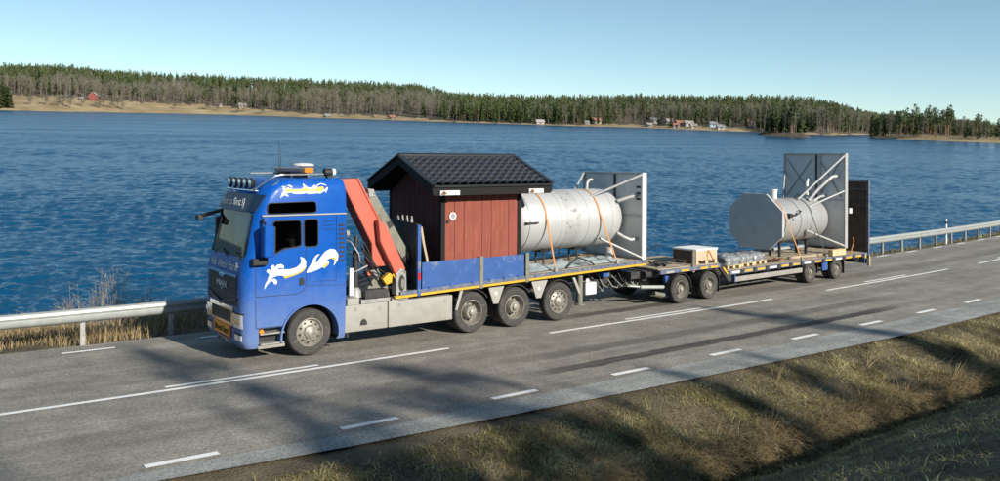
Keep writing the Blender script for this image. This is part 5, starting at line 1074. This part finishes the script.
# roof: two sheets pressed into rows of tiles
RX0, RX1, EY, EZ = 2.95, 6.58, -0.30, 3.66; RZ_ = 4.36
def roof_side(sg):
    L = YR-EY
    def P(u, v, off=0.0):
        x = RX0+0.04+(RX1-RX0-0.08)*u; t = v*8; row = t-math.floor(t+1e-6) if v < 1 else 1.0
        y = YR-sg*L*v; z = RZ_-(RZ_-EZ)*v; w = abs(math.sin(math.pi*u*15))**0.8
        return (x, y, z+0.022+0.055*w+0.042*(min(1, row*1.1))**1.6+off)
    m = MB(); nu, nv = 15*8, 64
    vv = [k/nv for k in range(nv+1)]; m.grid(lambda u, v: P(u, v), nu, nv)
    m.build('tile_sheet', 'roofing', hut, smooth=38, normals=True)
    b = MB(); e = Vector((0, -sg*L, -(RZ_-EZ))).normalized(); a0 = Vector((0, YR, RZ_)); a1 = a0+e*(math.hypot(L, RZ_-EZ))
    b.beam((((RX0+RX1)/2), (a0.y+a1.y)/2, (a0.z+a1.z)/2-0.05) if False else (RX0+0.06, YR-sg*L*0.5, (RZ_+EZ)/2-0.05), (RX1-0.06, YR-sg*L*0.5, (RZ_+EZ)/2-0.05), math.hypot(L, RZ_-EZ)-0.06, 0.07, up=(0, -sg*(RZ_-EZ), L)); b.build('roof_deck', 'tarred', hut)
    f = MB(); yy = YR-sg*L; f.box(RX0+0.02, min(yy, yy+sg*0.03), EZ-0.20, RX1-0.02, max(yy, yy+sg*0.03), EZ+0.02); f.build('fascia', 'tarred', hut)
    gt = MB(); gt.box(RX0, min(yy-sg*0.045, yy-sg*0.006), EZ+0.0, RX1, max(yy-sg*0.045, yy-sg*0.006), EZ+0.055); gt.build('eave_trim', 'roofing', hut)
    for x in (RX0, RX1):
        p = MB(); p.prism([(YR, RZ_+0.05), (YR-sg*L, EZ+0.05), (YR-sg*L, EZ-0.16), (YR, RZ_-0.16)], x-0.02, x+0.02, 'x'); p.build('bargeboard', 'tarred', hut)
        q = MB(); q.beam((x, YR+0.0, RZ_+0.08), (x, YR-sg*(L+0.02), EZ+0.075), 0.13, 0.03, up=(0, -sg*(RZ_-EZ), L)); q.build('verge_trim', 'roofing', hut)
roof_side(1); roof_side(-1)
m = MB(); m.tube([(RX0-0.02, YR, RZ_+0.055), (RX1+0.02, YR, RZ_+0.055)], 0.075, 10); m.build('ridge_cap', 'roofing', hut, smooth=50)
for x0, x1 in ((3.10, 3.66), (5.78, 6.26)):
    m = MB(); m.box(x0, -0.375, 3.47, x1, -0.31, 3.585); b = m.build('lifting_bracket', 'white', hut, bevel=0.01); m = MB(); m.cyl((x0+0.10, -0.392, 3.525), (x0+0.10, -0.30, 3.525), 0.045, n=10); m.tube([(x0+0.02, -0.39, 3.50), (x0+0.10, -0.40, 3.55), (x0+0.16, -0.39, 3.51)], 0.015, 5); m.build('bracket_bolt', 'rusty', b)
m = MB(); m.lathe([(0.10, -0.012), (0.10, -0.03), (0.065, -0.035), (0.06, -0.02)], (3.74, Y0, 2.93), 'y', 22); v_ = m.build('round_vent', 'white', hut, smooth=30); m = MB(); m.cyl((3.74, Y0-0.024, 2.93), (3.74, Y0-0.01, 2.93), 0.062, n=18); m.build('vent_mesh', 'grey', v_)
m = MB(); m.box(3.56, Y0-0.03, 2.76, 3.64, Y0, 2.84); m.build('latch', 'black', hut)
for x in (3.85, 4.64, 5.55): m = MB(); m.box(x-0.02, Y0-0.012, ZE-0.09, x+0.02, Y0+0.01, ZE-0.02); m.build('hanger', 'black', hut)

# ------------------------------------------------------------------ load on the lorry: the silver tank
def end_frame(parent, x, y0, y1, z0, z1, mat, slots, pfx=1):
    m = MB(); m.box(x-0.012, y0+0.04, z0+0.03, x+0.012, y1-0.04, z1-0.03); pl = m.build('end_plate', 'plate', parent)
    for n_, b in (('frame_post', (x-0.11, y0-0.01, z0, x+0.07, y0+0.05, z1)), ('frame_post', (x-0.06, y1-0.05, z0, x+0.06, y1+0.01, z1)), ('frame_rail', (x-0.06, y0+0.052, z1-0.06, x+0.06, y1-0.052, z1)), ('frame_rail', (x-0.06, y0+0.052, z0, x+0.06, y1-0.052, z0+0.06))):
        m = MB(); m.box(*b); m.build(n_, 'white' if n_ == 'frame_post' and b[1] == y0-0.01 and pfx == 1 else 'silver2', parent, bevel=0.008)
    ym = (y0+y1)/2
    m = MB(); m.box(x-0.05, ym-0.12, (z0+z1)/2, x-0.012, ym-0.05, z1-0.06); m.build('stiffener', 'dark', parent); m = MB(); m.box(x-0.05, y0+0.06, (z0+z1)/2-0.03, x-0.012, y1-0.06, (z0+z1)/2+0.03); m.build('stiffener', mat, parent)
    for s in slots: m = MB(); m.box(x-0.02, y0+0.16, s, x-0.011, y0+0.34, s+0.06); m.build('plate_slot', 'black', parent)
def strut(parent, p, q, r=0.035, mat='silver2', name='strut'): m = MB(); m.cyl(p, q, r, n=10); m.build(name, mat, parent, smooth=40)
def elbow(parent, pts, r=0.05, mat='silver2'): m = MB(); m.tube(pts, r, 10); m.build('pipe', mat, parent, smooth=50)
def arc(c, r, a0, a1, n=8): return [(c[0]+r*math.cos(R(a0+(a1-a0)*i/n)), c[1], c[2]+r*math.sin(R(a0+(a1-a0)*i/n))) for i in range(n+1)]
tk = root('steel_tank', 'large silver cylindrical tank lying on the lorry behind the red hut', 'tank', (8.3, 1.33, zt(8.3)))
TY, TZ, TRD = 1.33, 2.62, 0.85
m = MB(); m.lathe([(0.0, 6.00), (0.35, 6.03), (0.62, 6.14), (0.78, 6.30), (0.85, 6.52), (0.85, 7.4), (0.85, 8.6), (0.85, 9.55), (0.835, 9.75), (0.77, 9.95), (0.62, 10.12), (0.40, 10.22), (0.0, 10.26)], (0, TY, TZ), 'x', 64); m.build('shell', 'silver', tk, smooth=45)
for x in (6.50, 7.62, 8.62, 9.55): m = MB(); m.lathe([(TRD-0.01, -0.014), (TRD+0.006, -0.012), (TRD+0.006, 0.012), (TRD-0.01, 0.014)], (x, TY, TZ), 'x', 64); m.build('weld_seam', 'silver2', tk, smooth=30)
m = MB(); m.lathe([(TRD+0.002, -0.27), (TRD+0.004, 0.0), (TRD+0.002, 0.27)], (8.05, TY, TZ), 'x', 64); m.build('scuffed_band', pbr('scuffed_band', (0.44, 0.44, 0.43), 0.5, metal=0.3, var=0.08, scale=4, wear=(0.14, 0.14, 0.14), wscale=6, wthr=0.585), tk, smooth=60)
end_frame(tk, 10.40, 0.05, 2.68, 1.42, 3.96, 'silver2', (3.15, 3.32, 3.50))
strut(tk, (10.30, 0.08, 3.90), (8.95, 0.80, 3.26)); strut(tk, (10.30, 0.08, 1.48), (9.05, 0.62, 2.10)); strut(tk, (10.30, 2.62, 3.90), (9.20, 1.9, 3.26)); strut(tk, (10.30, 2.62, 1.48), (9.20, 2.0, 2.05))
elbow(tk, [(10.38, 0.30, 3.30), (10.1, 0.45, 3.22), (9.85, 0.62, 3.12)], 0.055); elbow(tk, [(10.38, 0.34, 2.02), (10.15, 0.36, 1.98), (10.0, 0.50, 2.06), (9.85, 0.62, 2.18)], 0.055)
elbow(tk, [(9.6, 1.7, 3.4), (9.62, 1.7, 3.62), (9.7, 1.7, 3.72), (9.82, 1.7, 3.72)], 0.05)
for x in (7.5, 8.75):
    m = MB(); m.prism([(1.33-0.40, 1.98), (1.33+0.40, 1.98), (1.33+0.22, 1.72), (1.33-0.22, 1.72)], x-0.16, x+0.16, 'x'); m.build('saddle', 'dark', tk)
    for y in (1.15, 1.5): m = MB(); m.cyl((x, y, zt(x)+0.015), (x, y, 1.75), 0.03, n=8); m.build('saddle_leg', 'dark', tk)
m = MB(); m.cyl((9.75, 0.85, zt(9.7)+0.02), (9.75, 0.85, 1.75), 0.12, n=14); m.build('outlet_stub', 'silver2', tk, smooth=40)
m = MB(); m.box(6.35, 0.42, 2.60, 6.75, 0.52, 2.64); m.build('lifting_lug', 'dark', tk)
def strap(x, dx, ay, az_, r, frame, lab, yy, zz, xa, w=0.05, mat='strap'):
    """webbing over a tank: follows its curve, then runs straight down to the bed's edge on both sides"""
    o = root('lashing_strap', lab, 'strap', (x, yy, zz), frame); m = MB(); pts = []
    for sgn in (1, -1): pass
    for i in range(0, 25):
        a = 166-(166-14)*i/24 if True else 0; g = R(180-a) if False else R(a); pts.append((x, yy+(r+0.012)*math.cos(g), zz+(r+0.012)*math.sin(g)))
    near = [(xa, ay, az_)]; far = [(xa, 2*yy-ay, az_)]; P = near+pts[0:][0:]+far
    if Vector(P[1]).y > yy: P = near+pts[::-1]+far
    vs = []; 
    for p in P:
        c = Vector((p[0], yy, zz)); n_ = (Vector(p)-c).normalized()*0.004
        for s in (-1, 1): vs += [Vector(p)+Vector((s*w/2, 0, 0))-n_, Vector(p)+Vector((s*w/2, 0, 0))+n_]
    k = len(P); m.add(vs, [f for i in range(k-1) for f in ((4*i, 4*i+2, 4*i+6, 4*i+4), (4*i+1, 4*i+5, 4*i+7, 4*i+3), (4*i, 4*i+4, 4*i+5, 4*i+1), (4*i+2, 4*i+3, 4*i+7, 4*i+6))]); m.build('webbing', mat, o, smooth=60)
    b = MB(); b.box(xa-0.04, ay-0.02, az_-0.03, xa+0.04, ay+0.03, az_+0.10); b.build('ratchet', 'grey', o)
strap(7.05, 0, 0.03, zt(7)+0.02, TRD, 'road', 'orange lashing strap over the silver tank, beside the red hut', TY, TZ, 7.02)
strap(9.02, 0, 0.03, zt(9.1)+0.02, TRD, 'road', 'orange lashing strap over the silver tank, next to its square end frame', TY, TZ, 9.30)
def crumple(name, label, cat, x0, x1, y0, y1, zf, h, mat, seed, frame='road', nu=46, nv=18):
    o = root(name, label, cat, ((x0+x1)/2, (y0+y1)/2, zf((x0+x1)/2)), frame); rs_ = random.Random(seed); m = MB()
    def P(u, v):
        e = min(1, 5*u, 5*(1-u))*min(1, 4*v, 4*(1-v)); x = x0+(x1-x0)*u; y = y0+(y1-y0)*v; n1 = noise.noise((x*1.6+seed, y*2.4, 1)); n2 = noise.noise((x*5+seed, y*6, 3)); n3 = abs(noise.noise((x*3.3+seed, y*4.4, 8)))
        return (x+0.05*n2, y+0.05*noise.noise((x*4, y*5, seed)), zf(x)+0.012+max(0.0, e)*h*(0.42+0.75*n1+0.10*n2+0.22*n3))
    m.grid(P, nu, nv); m.build('sheet', mat, o, smooth=55)
    return o
crumple('tarpaulin', 'folded pale blue-grey tarpaulin lying on the planks beside the red hut', 'tarpaulin', 6.12, 8.15, 0.22, 0.98, lambda x: zt(x)+0.014, 0.20, 'tarp', 3)
crumple('tarpaulin', 'heaped pale blue-grey tarpaulin lying under the tank near its end frame', 'tarpaulin', 8.25, 9.95, 0.25, 1.1, lambda x: zt(x)+0.014, 0.24, 'tarp', 11)
o = root('lashing_chain', 'dark chain lying over the folded tarpaulin on the lorry bed', 'chain', (8.1, 0.35, 1.3)); m = MB(); m.tube([(7.5, 0.16, zt(7.5)+0.03), (7.8, 0.25, zt(7.8)+0.16), (8.15, 0.42, zt(8.1)+0.24), (8.4, 0.25, zt(8.4)+0.14), (8.5, 0.12, zt(8.5)+0.03)], 0.022, 6); m.build('links', 'dark', o)

# ------------------------------------------------------------------ the trailer
tr = root('low_loader_trailer', 'blue and black low-bed trailer with wooden deck towed behind the lorry', 'trailer', (11.5, 0, 0), 'trailer')
m = MB(); m.prism([(11.0, 0.92), (13.86, 0.92), (14.35, 0.52), (22.9, 0.60), (22.9, 0.72), (14.35, 0.70), (13.95, 1.04), (11.0, 1.04)], 0.35, 2.25); m.box(11.9, 0.6, 0.45, 13.5, 2.0, 0.9); m.box(18.6, 0.9, 0.30, 21.2, 1.7, 0.62); m.build('frame', 'dark', tr)
for x in (11.97, 13.35): wheel(tr, x, 0.01, 0.42, 0.425, 'deep', True, True); wheel(tr, x, 2.59, 0.42, 0.425, 'deep', False, True)
for x in (19.03, 20.76): wheel(tr, x, 0.0, 0.37, 0.375, 'deep', True, True); wheel(tr, x, 2.60, 0.37, 0.375, 'deep', False, True)
for x in (11.97, 13.35, 19.03, 20.76): m = MB(); m.cyl((x, 0.2, 0.4), (x, 2.4, 0.4), 0.07, n=10); m.build('axle', 'dark', tr)
for y in (0.0, 2.50):                         # front deck side rail with reflectors and pockets
    s = -1 if y == 0 else 1; m = MB(); m.box(11.0, y, 0.94, 13.86, y+0.10, 1.06); e = m.build('deck_edge', 'railgrey', tr, bevel=0.006)
    for x in (11.25, 11.95, 12.85, 13.35): f = MB(); f.box(x, y-0.008 if s < 0 else y+0.10, 0.955, x+0.36, y if s < 0 else y+0.108, 1.02); f.build('reflector_strip', 'yellow' if x > 11.6 else 'lgrey', e)
    m = MB(); m.prism([(13.80, 1.06), (13.94, 1.06), (14.42, 0.62), (14.42, 0.45), (14.30, 0.45), (13.80, 0.92)], y+0.004, y+0.09); g_ = m.build('deck_step', 'dark', tr); f = MB(); f.beam((13.98, y-0.004 if s < 0 else y+0.104, 0.93), (14.22, y-0.004 if s < 0 else y+0.104, 0.71), 0.06, 0.02, up=(0, 1, 0)); f.build('reflector_strip', 'yellow', g_)
    m = MB(); m.prism([(14.35, 0.66), (22.9, 0.70), (22.9, 0.82), (14.35, 0.79)], y, y+0.10); e = m.build('bed_edge', 'railgrey', tr, bevel=0.006)
    for k in range(12):
        x = 14.45+0.69*k; f = MB(); ya, yb = (y-0.008, y) if s < 0 else (y+0.10, y+0.108); f.box(x, ya, 0.70, x+0.40, yb, 0.765); f.build('reflector_strip', 'yellow' if k % 3 else 'white', e); f = MB(); f.box(x+0.46, ya-0.02, 0.655, x+0.60, yb+0.02, 0.80); f.build('lashing_pocket', 'dark', e)
for y in (0.03, 2.53): m = MB(); m.box(14.66, y, 0.41, 18.52, y+0.04, 0.57); m.build('side_guard', 'lgrey', tr, bevel=0.006)
m = MB(); m.box(14.62, 0.02, 0.40, 14.66, 0.08, 0.70); m.build('guard_bracket', 'blue2', tr)
for i in range(12): y = 0.11+0.198*i; m = MB(); m.box(11.02, y+0.004, 1.042, 13.90, y+0.194, 1.085+0.004*(i % 3)); m.build('deck_board', 'wood', tr)
for i in range(12): y = 0.11+0.198*i; m = MB(); m.prism([(14.35, 0.762), (22.88, 0.782), (22.88, 0.822+0.004*(i % 3)), (14.35, 0.802+0.004*(i % 3))], y+0.004, y+0.194); m.build('deck_board', 'wood', tr)
for x in (11.97, 13.35):
    o_ = [(x+0.50*math.cos(R(a)), 0.42+0.50*math.sin(R(a))) for a in range(0, 181, 12)]; i_ = [(x+0.475*math.cos(R(a)), 0.42+0.475*math.sin(R(a))) for a in range(180, -1, -12)]
    for a, b in ((0.02, 0.60), (2.0, 2.58)): m = MB(); m.prism(o_+i_, a, b); m.build('mudguard', 'black', tr)
for x, z in ((13.84, 0.18), (21.30, 0.16), (19.52, 0.3)): m = MB(); m.box(x, 0.05, z, x+0.02, 0.55, 0.62); m.build('mud_flap', 'black', tr)
m = MB(); m.box(19.75, 0.0, 0.38, 20.1, 0.03, 0.66); m.build('blue_bracket', 'blue2', tr)
for x, y in ((12.58, 0.03), (12.9, 2.5)): m = MB(); m.box(x-0.05, y, 0.88, x+0.05, y+0.06, 1.58); m.build('stake', 'khaki', tr, bevel=0.006)
m = MB(); m.cyl((9.9, 1.3, 0.62), (11.6, 1.0, 0.56), 0.075, n=12); m.cyl((9.95, 1.3, 0.66), (11.4, 1.9, 0.60), 0.075, n=12); m.build('drawbar', 'grey', tr, smooth=40)
m = MB(); m.cyl((10.6, 0.45, 0.56), (11.7, 0.28, 0.48), 0.06, n=12); m.cyl((10.2, 0.6, 0.62), (10.7, 0.44, 0.55), 0.035, n=10); m.build('drawbar_ram', 'galv', tr, smooth=40)
m = MB(); m.prism([(11.45, 0.84), (11.62, 0.86), (11.66, 0.22), (11.55, 0.18), (11.52, 0.62)], 0.22, 0.32); m.build('blue_leg', 'blue2', tr, bevel=0.01); m = MB(); m.cyl((11.0, 0.25, 0.36), (11.42, 0.24, 0.27), 0.07, n=12); m.build('jack_handle', 'khaki', tr, smooth=40)
m = MB(); m.box(10.75, 0.5, 0.72, 11.0, 2.1, 1.02); m.cyl((10.7, 0.4, 0.92), (11.35, 0.4, 0.9), 0.10, n=12); m.build('front_beam', 'dark', tr)
m = MB(); m.tube([(11.02, 2.35, 1.12), (11.4, 2.3, 1.2), (12.4, 2.2, 1.28), (13.2, 2.0, 1.5)], 0.02, 6); m.build('cable', 'black', tr)
# upright loading ramp at the tail
rp = MB(); rp.box(22.98, 0.0, 0.70, 23.06, 0.06, 3.60); rp.box(22.98, 2.54, 0.70, 23.06, 2.60, 3.60); rp.box(22.98, 0.062, 3.54, 23.06, 2.538, 3.60); rp.box(22.98, 0.062, 0.70, 23.06, 2.538, 0.78); ramp = rp.build('loading_ramp', 'railgrey', tr)
for i in range(9): m = MB(); z = 0.785+0.3055*i; m.box(22.965, 0.07, z, 23.03, 2.53, z+0.30); m.build('ramp_board', 'brownp', ramp)
m = MB(); m.box(22.9, 0.02, 0.40, 23.04, 2.58, 0.62); m.build('tail_beam', 'dark', tr)
for y in (0.10, 0.36, 0.62, 1.9, 2.2): m = MB(); m.box(22.85, y-0.02, 0.42, 22.898, y+0.12, 0.60); m.build('tail_bracket', 'blue2' if y != 0.36 else 'galv', tr)
m = MB(); m.box(23.05, 0.0, 0.30, 23.12, 0.10, 0.70); m.build('end_marker', 'carton', tr)
m = MB(); m.box(22.70, -0.012, 0.62, 22.80, 0.0, 0.72); m.build('side_reflector', 'yellow', tr)

# ------------------------------------------------------------------ load on the trailer
t2 = root('steel_tank', 'silver cylindrical tank with a grey octagonal end plate on the trailer', 'tank', (18.6, 1.45, 0.82), 'tank')
QY, QZ, QR = 1.38, 2.14, 0.80
m = MB(); m.lathe([(QR*0.9, 17.2), (QR, 17.22), (QR, 18.2), (QR, 19.2), (QR, 20.35), (QR*0.985, 20.52), (QR*0.9, 20.67), (QR*0.72, 20.80), (QR*0.4, 20.88), (0, 20.90)], (0, QY, QZ), 'x', 64); m.build('shell', 'silver3', t2, smooth=45)
OW = [(1.98, -0.45), (1.98, 0.47), (1.55, 0.98), (0.66, 1.0), (0.0, 0.42)]
oc = [(QY+a, QZ+b) for a, b in ((1.10, -0.45), (1.10, 0.47), (0.54, 1.0), (-0.44, 1.0), (-1.10, 0.40), (-1.10, -0.48), (-0.56, -0.96), (0.56, -0.96))]
m = MB(); m.prism(oc, 17.10, 17.20, 'x'); m.build('octagonal_plate', 'slate', t2, bevel=0.012)
for x in (18.05, 19.15, 20.1): m = MB(); m.lathe([(QR-0.01, -0.014), (QR+0.008, -0.012), (QR+0.008, 0.012), (QR-0.01, 0.014)], (x, QY, QZ), 'x', 64); m.build('weld_seam', 'silver2', t2, smooth=30)
m = MB(); m.lathe([(QR-0.01, -0.03), (QR+0.016, -0.03), (QR+0.016, 0.03), (QR-0.01, 0.03)], (18.75, QY, QZ), 'x', 64); m.build('clamp_band', 'grey', t2, smooth=30)
m = MB(); m.cyl((18.15, QY-0.05, QZ+QR-0.04), (18.15, QY-0.05, QZ+QR+0.32), 0.12, n=18); m.lathe([(0.14, 0), (0.14, 0.05)], (18.15, QY-0.05, QZ+QR+0.28), 'z', 18, True); m.build('chimney_stub', 'white', t2, smooth=40)
end_frame(t2, 20.98, 0.10, 2.72, 1.06, 4.60, 'slate', (), 2)
m = MB(); m.box(20.93, 1.12, 2.9, 20.965, 1.20, 4.5); m.build('stiffener', 'silver2', t2)
for y in (0.5, 2.0): m = MB(); m.beam((20.95, 0.3 if y == 0.5 else 1.5, 2.95), (20.95, 1.2 if y == 0.5 else 2.6, 4.4), 0.03, 0.03); m.beam((20.95, 1.2 if y == 0.5 else 2.6, 2.95), (20.95, 0.3 if y == 0.5 else 1.5, 4.4), 0.03, 0.03); m.build('cross_brace', 'grey', t2)
strut(t2, (20.90, 0.14, 4.52), (19.2, 1.0, 2.90), 0.04); strut(t2, (20.90, 0.14, 3.2), (19.5, 0.75, 2.62), 0.035); strut(t2, (20.90, 0.14, 1.15), (19.1, 0.62, 1.78), 0.04); strut(t2, (20.90, 2.66, 3.9), (19.6, 1.9, 2.75), 0.035); strut(t2, (20.90, 2.66, 1.15), (19.3, 2.1, 1.75), 0.04)
elbow(t2, [(20.9, 0.42, 3.75), (20.6, 0.48, 3.72), (20.2, 0.75, 3.3), (19.8, 0.95, 2.84)], 0.065); elbow(t2, [(20.9, 1.55, 3.55), (20.72, 1.55, 3.6), (20.66, 1.55, 3.45), (20.66, 1.55, 3.0)], 0.06, 'white'); elbow(t2, [(20.9, 0.9, 3.0), (20.6, 0.95, 2.96), (20.2, 1.0, 2.80)], 0.05)
elbow(t2, [(20.6, 2.0, 2.75), (20.65, 2.0, 2.95), (20.8, 2.0, 3.0)], 0.05)
m = MB(); m.tube([(18.0, 0.64, 2.42), (17.98, 0.52, 2.40), (18.2, 0.46, 2.36), (18.55, 0.47, 2.50), (18.6, 0.6, 2.52)], 0.028, 8); m.box(17.92, 0.50, 2.28, 18.06, 0.66, 2.44); m.build('valve_handle', 'dark', t2); m = MB(); m.cyl((18.22, 0.58, 2.2), (18.22, 0.62, 2.2), 0.05, n=10); m.build('drain_cap', 'dark', t2)
m = MB(); m.box(21.07, 0.02, 2.35, 21.25, 0.10, 2.55); m.build('frame_hook', 'white', t2, bevel=0.02)
for x in (18.3, 20.0):
    m = MB(); m.prism([(QY-0.42, 1.58), (QY+0.42, 1.58), (QY+0.25, 1.30), (QY-0.25, 1.30)], x-0.10, x+0.10, 'x'); m.build('saddle', 'dark', t2)
    for y in (QY-0.2, QY+0.2): m = MB(); m.box(x-0.04, y-0.04, 0.83, x+0.04, y+0.04, 1.32); m.build('saddle_leg', 'dark', t2)
strap(17.75, 0, 0.05, 0.84, QR, 'tank', 'orange lashing strap over the trailer tank, close behind the octagonal plate', QY, QZ, 17.95)
strap(19.45, 0, 0.05, 0.84, QR, 'tank', 'dark lashing strap over the trailer tank, nearest the tall end frame', QY, QZ, 19.55, mat='strapdark')
cr = root('wooden_crate', 'wooden crate with a white lid on a pallet at the front of the trailer', 'crate', (13.25, 0.6, 1.085), 'trailer')
m = MB(); m.box(12.82, 0.14, 1.20, 13.86, 1.05, 1.50); m.build('body', 'carton', cr, bevel=0.01); m = MB(); m.box(12.80, 0.12, 1.502, 13.88, 1.07, 1.56); m.build('lid', 'marking', cr, bevel=0.015); m = MB(); m.box(12.79, 0.16, 1.20, 12.818, 1.03, 1.49); m.build('end_boards', 'brownp', cr)
def pallet(parent, x0, x1, y0, y1, z):
    for i in range(5): m = MB(); x = x0+(x1-x0-0.12)*i/4; m.box(x, y0, z+0.09, x+0.12, y1, z+0.112); m.build('pallet_board', 'pine', parent)
    for y in (y0, (y0+y1)/2-0.05, y1-0.10):
        for x in (x0, (x0+x1)/2-0.06, x1-0.12): m = MB(); m.box(x, y, z+0.003, x+0.12, y+0.10, z+0.088); m.build('pallet_block', 'pine', parent)
pallet(cr, 12.82, 13.86, 0.14, 1.05, 1.086)
m = MB(); m.beam((13.36, 0.128, 1.56), (13.36, 0.128, 1.2), 0.03, 0.012, up=(0, 1, 0)); m.beam((13.38, 0.125, 1.54), (13.66, 0.122, 1.2), 0.03, 0.012, up=(0, 1, 0)); m.build('strapping', 'strap', cr)
def bundle(x0, x1, y0, y1, z, h, seed, label, mat='film'):
    o = root('wrapped_bundle', label, 'bundle', ((x0+x1)/2, (y0+y1)/2, z), 'trailer'); m = MB(); n = 22; k = 12
    def P(u, v):
        a = 2*math.pi*u; t = v; s = (1-t**5.0*0.55) if t < 1 else 0.0; sx, sy = (x1-x0)/2, (y1-y0)/2; c_, s_ = math.cos(a), math.sin(a); q = (abs(c_)**6+abs(s_)**6)**(-1/6)
        r = s*(0.94+0.10*noise.noise((math.cos(a)*1.8+seed, math.sin(a)*1.8, t*2.5))+0.06*noise.noise((c_*6+seed, s_*6, t*7)))
        return ((x0+x1)/2+sx*q*c_*r, (y0+y1)/2+sy*q*s_*r, z+0.115+h*t*(1+0.16*noise.noise((c_*1.4, s_*1.4+seed, 2))))
    m.grid(P, 30, 12); m.build('wrapping', mat, o, smooth=50); pallet(o, x0+0.03, x1-0.03, y0+0.02, y1-0.02, z)
bundle(14.42, 15.22, 0.16, 0.95, 0.812, 0.36, 2, 'low bundle in grey film on a pallet, nearest the wooden crate')
bundle(15.30, 16.08, 0.25, 1.05, 0.815, 0.32, 7, 'bundle in wrinkled grey film on a pallet, the middle one of three')
bundle(16.14, 16.90, 0.35, 1.15, 0.816, 0.30, 12, 'bundle in grey film on a pallet, closest to the octagonal plate')
def heap(x, y, z, seed, label, name='chain_heap', mat='rusty'):
    o = root(name, label, 'chain', (x, y, z), 'trailer'); rs_ = random.Random(seed); m = MB(); p = [(x+rs_.gauss(0, 0.20), y+rs_.gauss(0, 0.14), z+0.03+0.09*rs_.random()) for _ in range(26)]; m.tube(p, 0.022, 5); m.build('links', mat, o, smooth=60)
heap(17.5, 0.42, 0.83, 4, 'rusty chain heap on the deck below the octagonal plate'); heap(11.6, 0.6, 1.09, 5, 'dark chain heap on the front deck of the trailer', mat='dark')
o = root('timber_chock', 'fresh wooden chock under the tall grey end frame', 'chock', (21.0, 0.15, 0.825), 'trailer'); m = MB(); m.box(20.55, 0.06, 0.828, 21.45, 0.26, 1.055); m.build('block', 'pine', o, bevel=0.01)
o = root('timber_chock', 'long weathered timber lying under the trailer tank', 'chock', (19.5, 0.5, 0.825), 'trailer'); m = MB(); m.beam((18.4, 0.50, 0.88), (20.4, 0.42, 0.88), 0.10, 0.09); m.build('block', 'wood', o)
o = root('lashing_strap', 'loose orange strap tail standing up at the trailer end by the brown ramp', 'strap', (21.9, 0.05, 0.82), 'trailer'); m = MB(); m.tube([(21.8, 0.06, 0.80), (21.95, 0.10, 1.05), (22.05, 0.08, 1.25), (22.0, 0.08, 1.45)], 0.02, 5); m.build('webbing', 'strap', o)
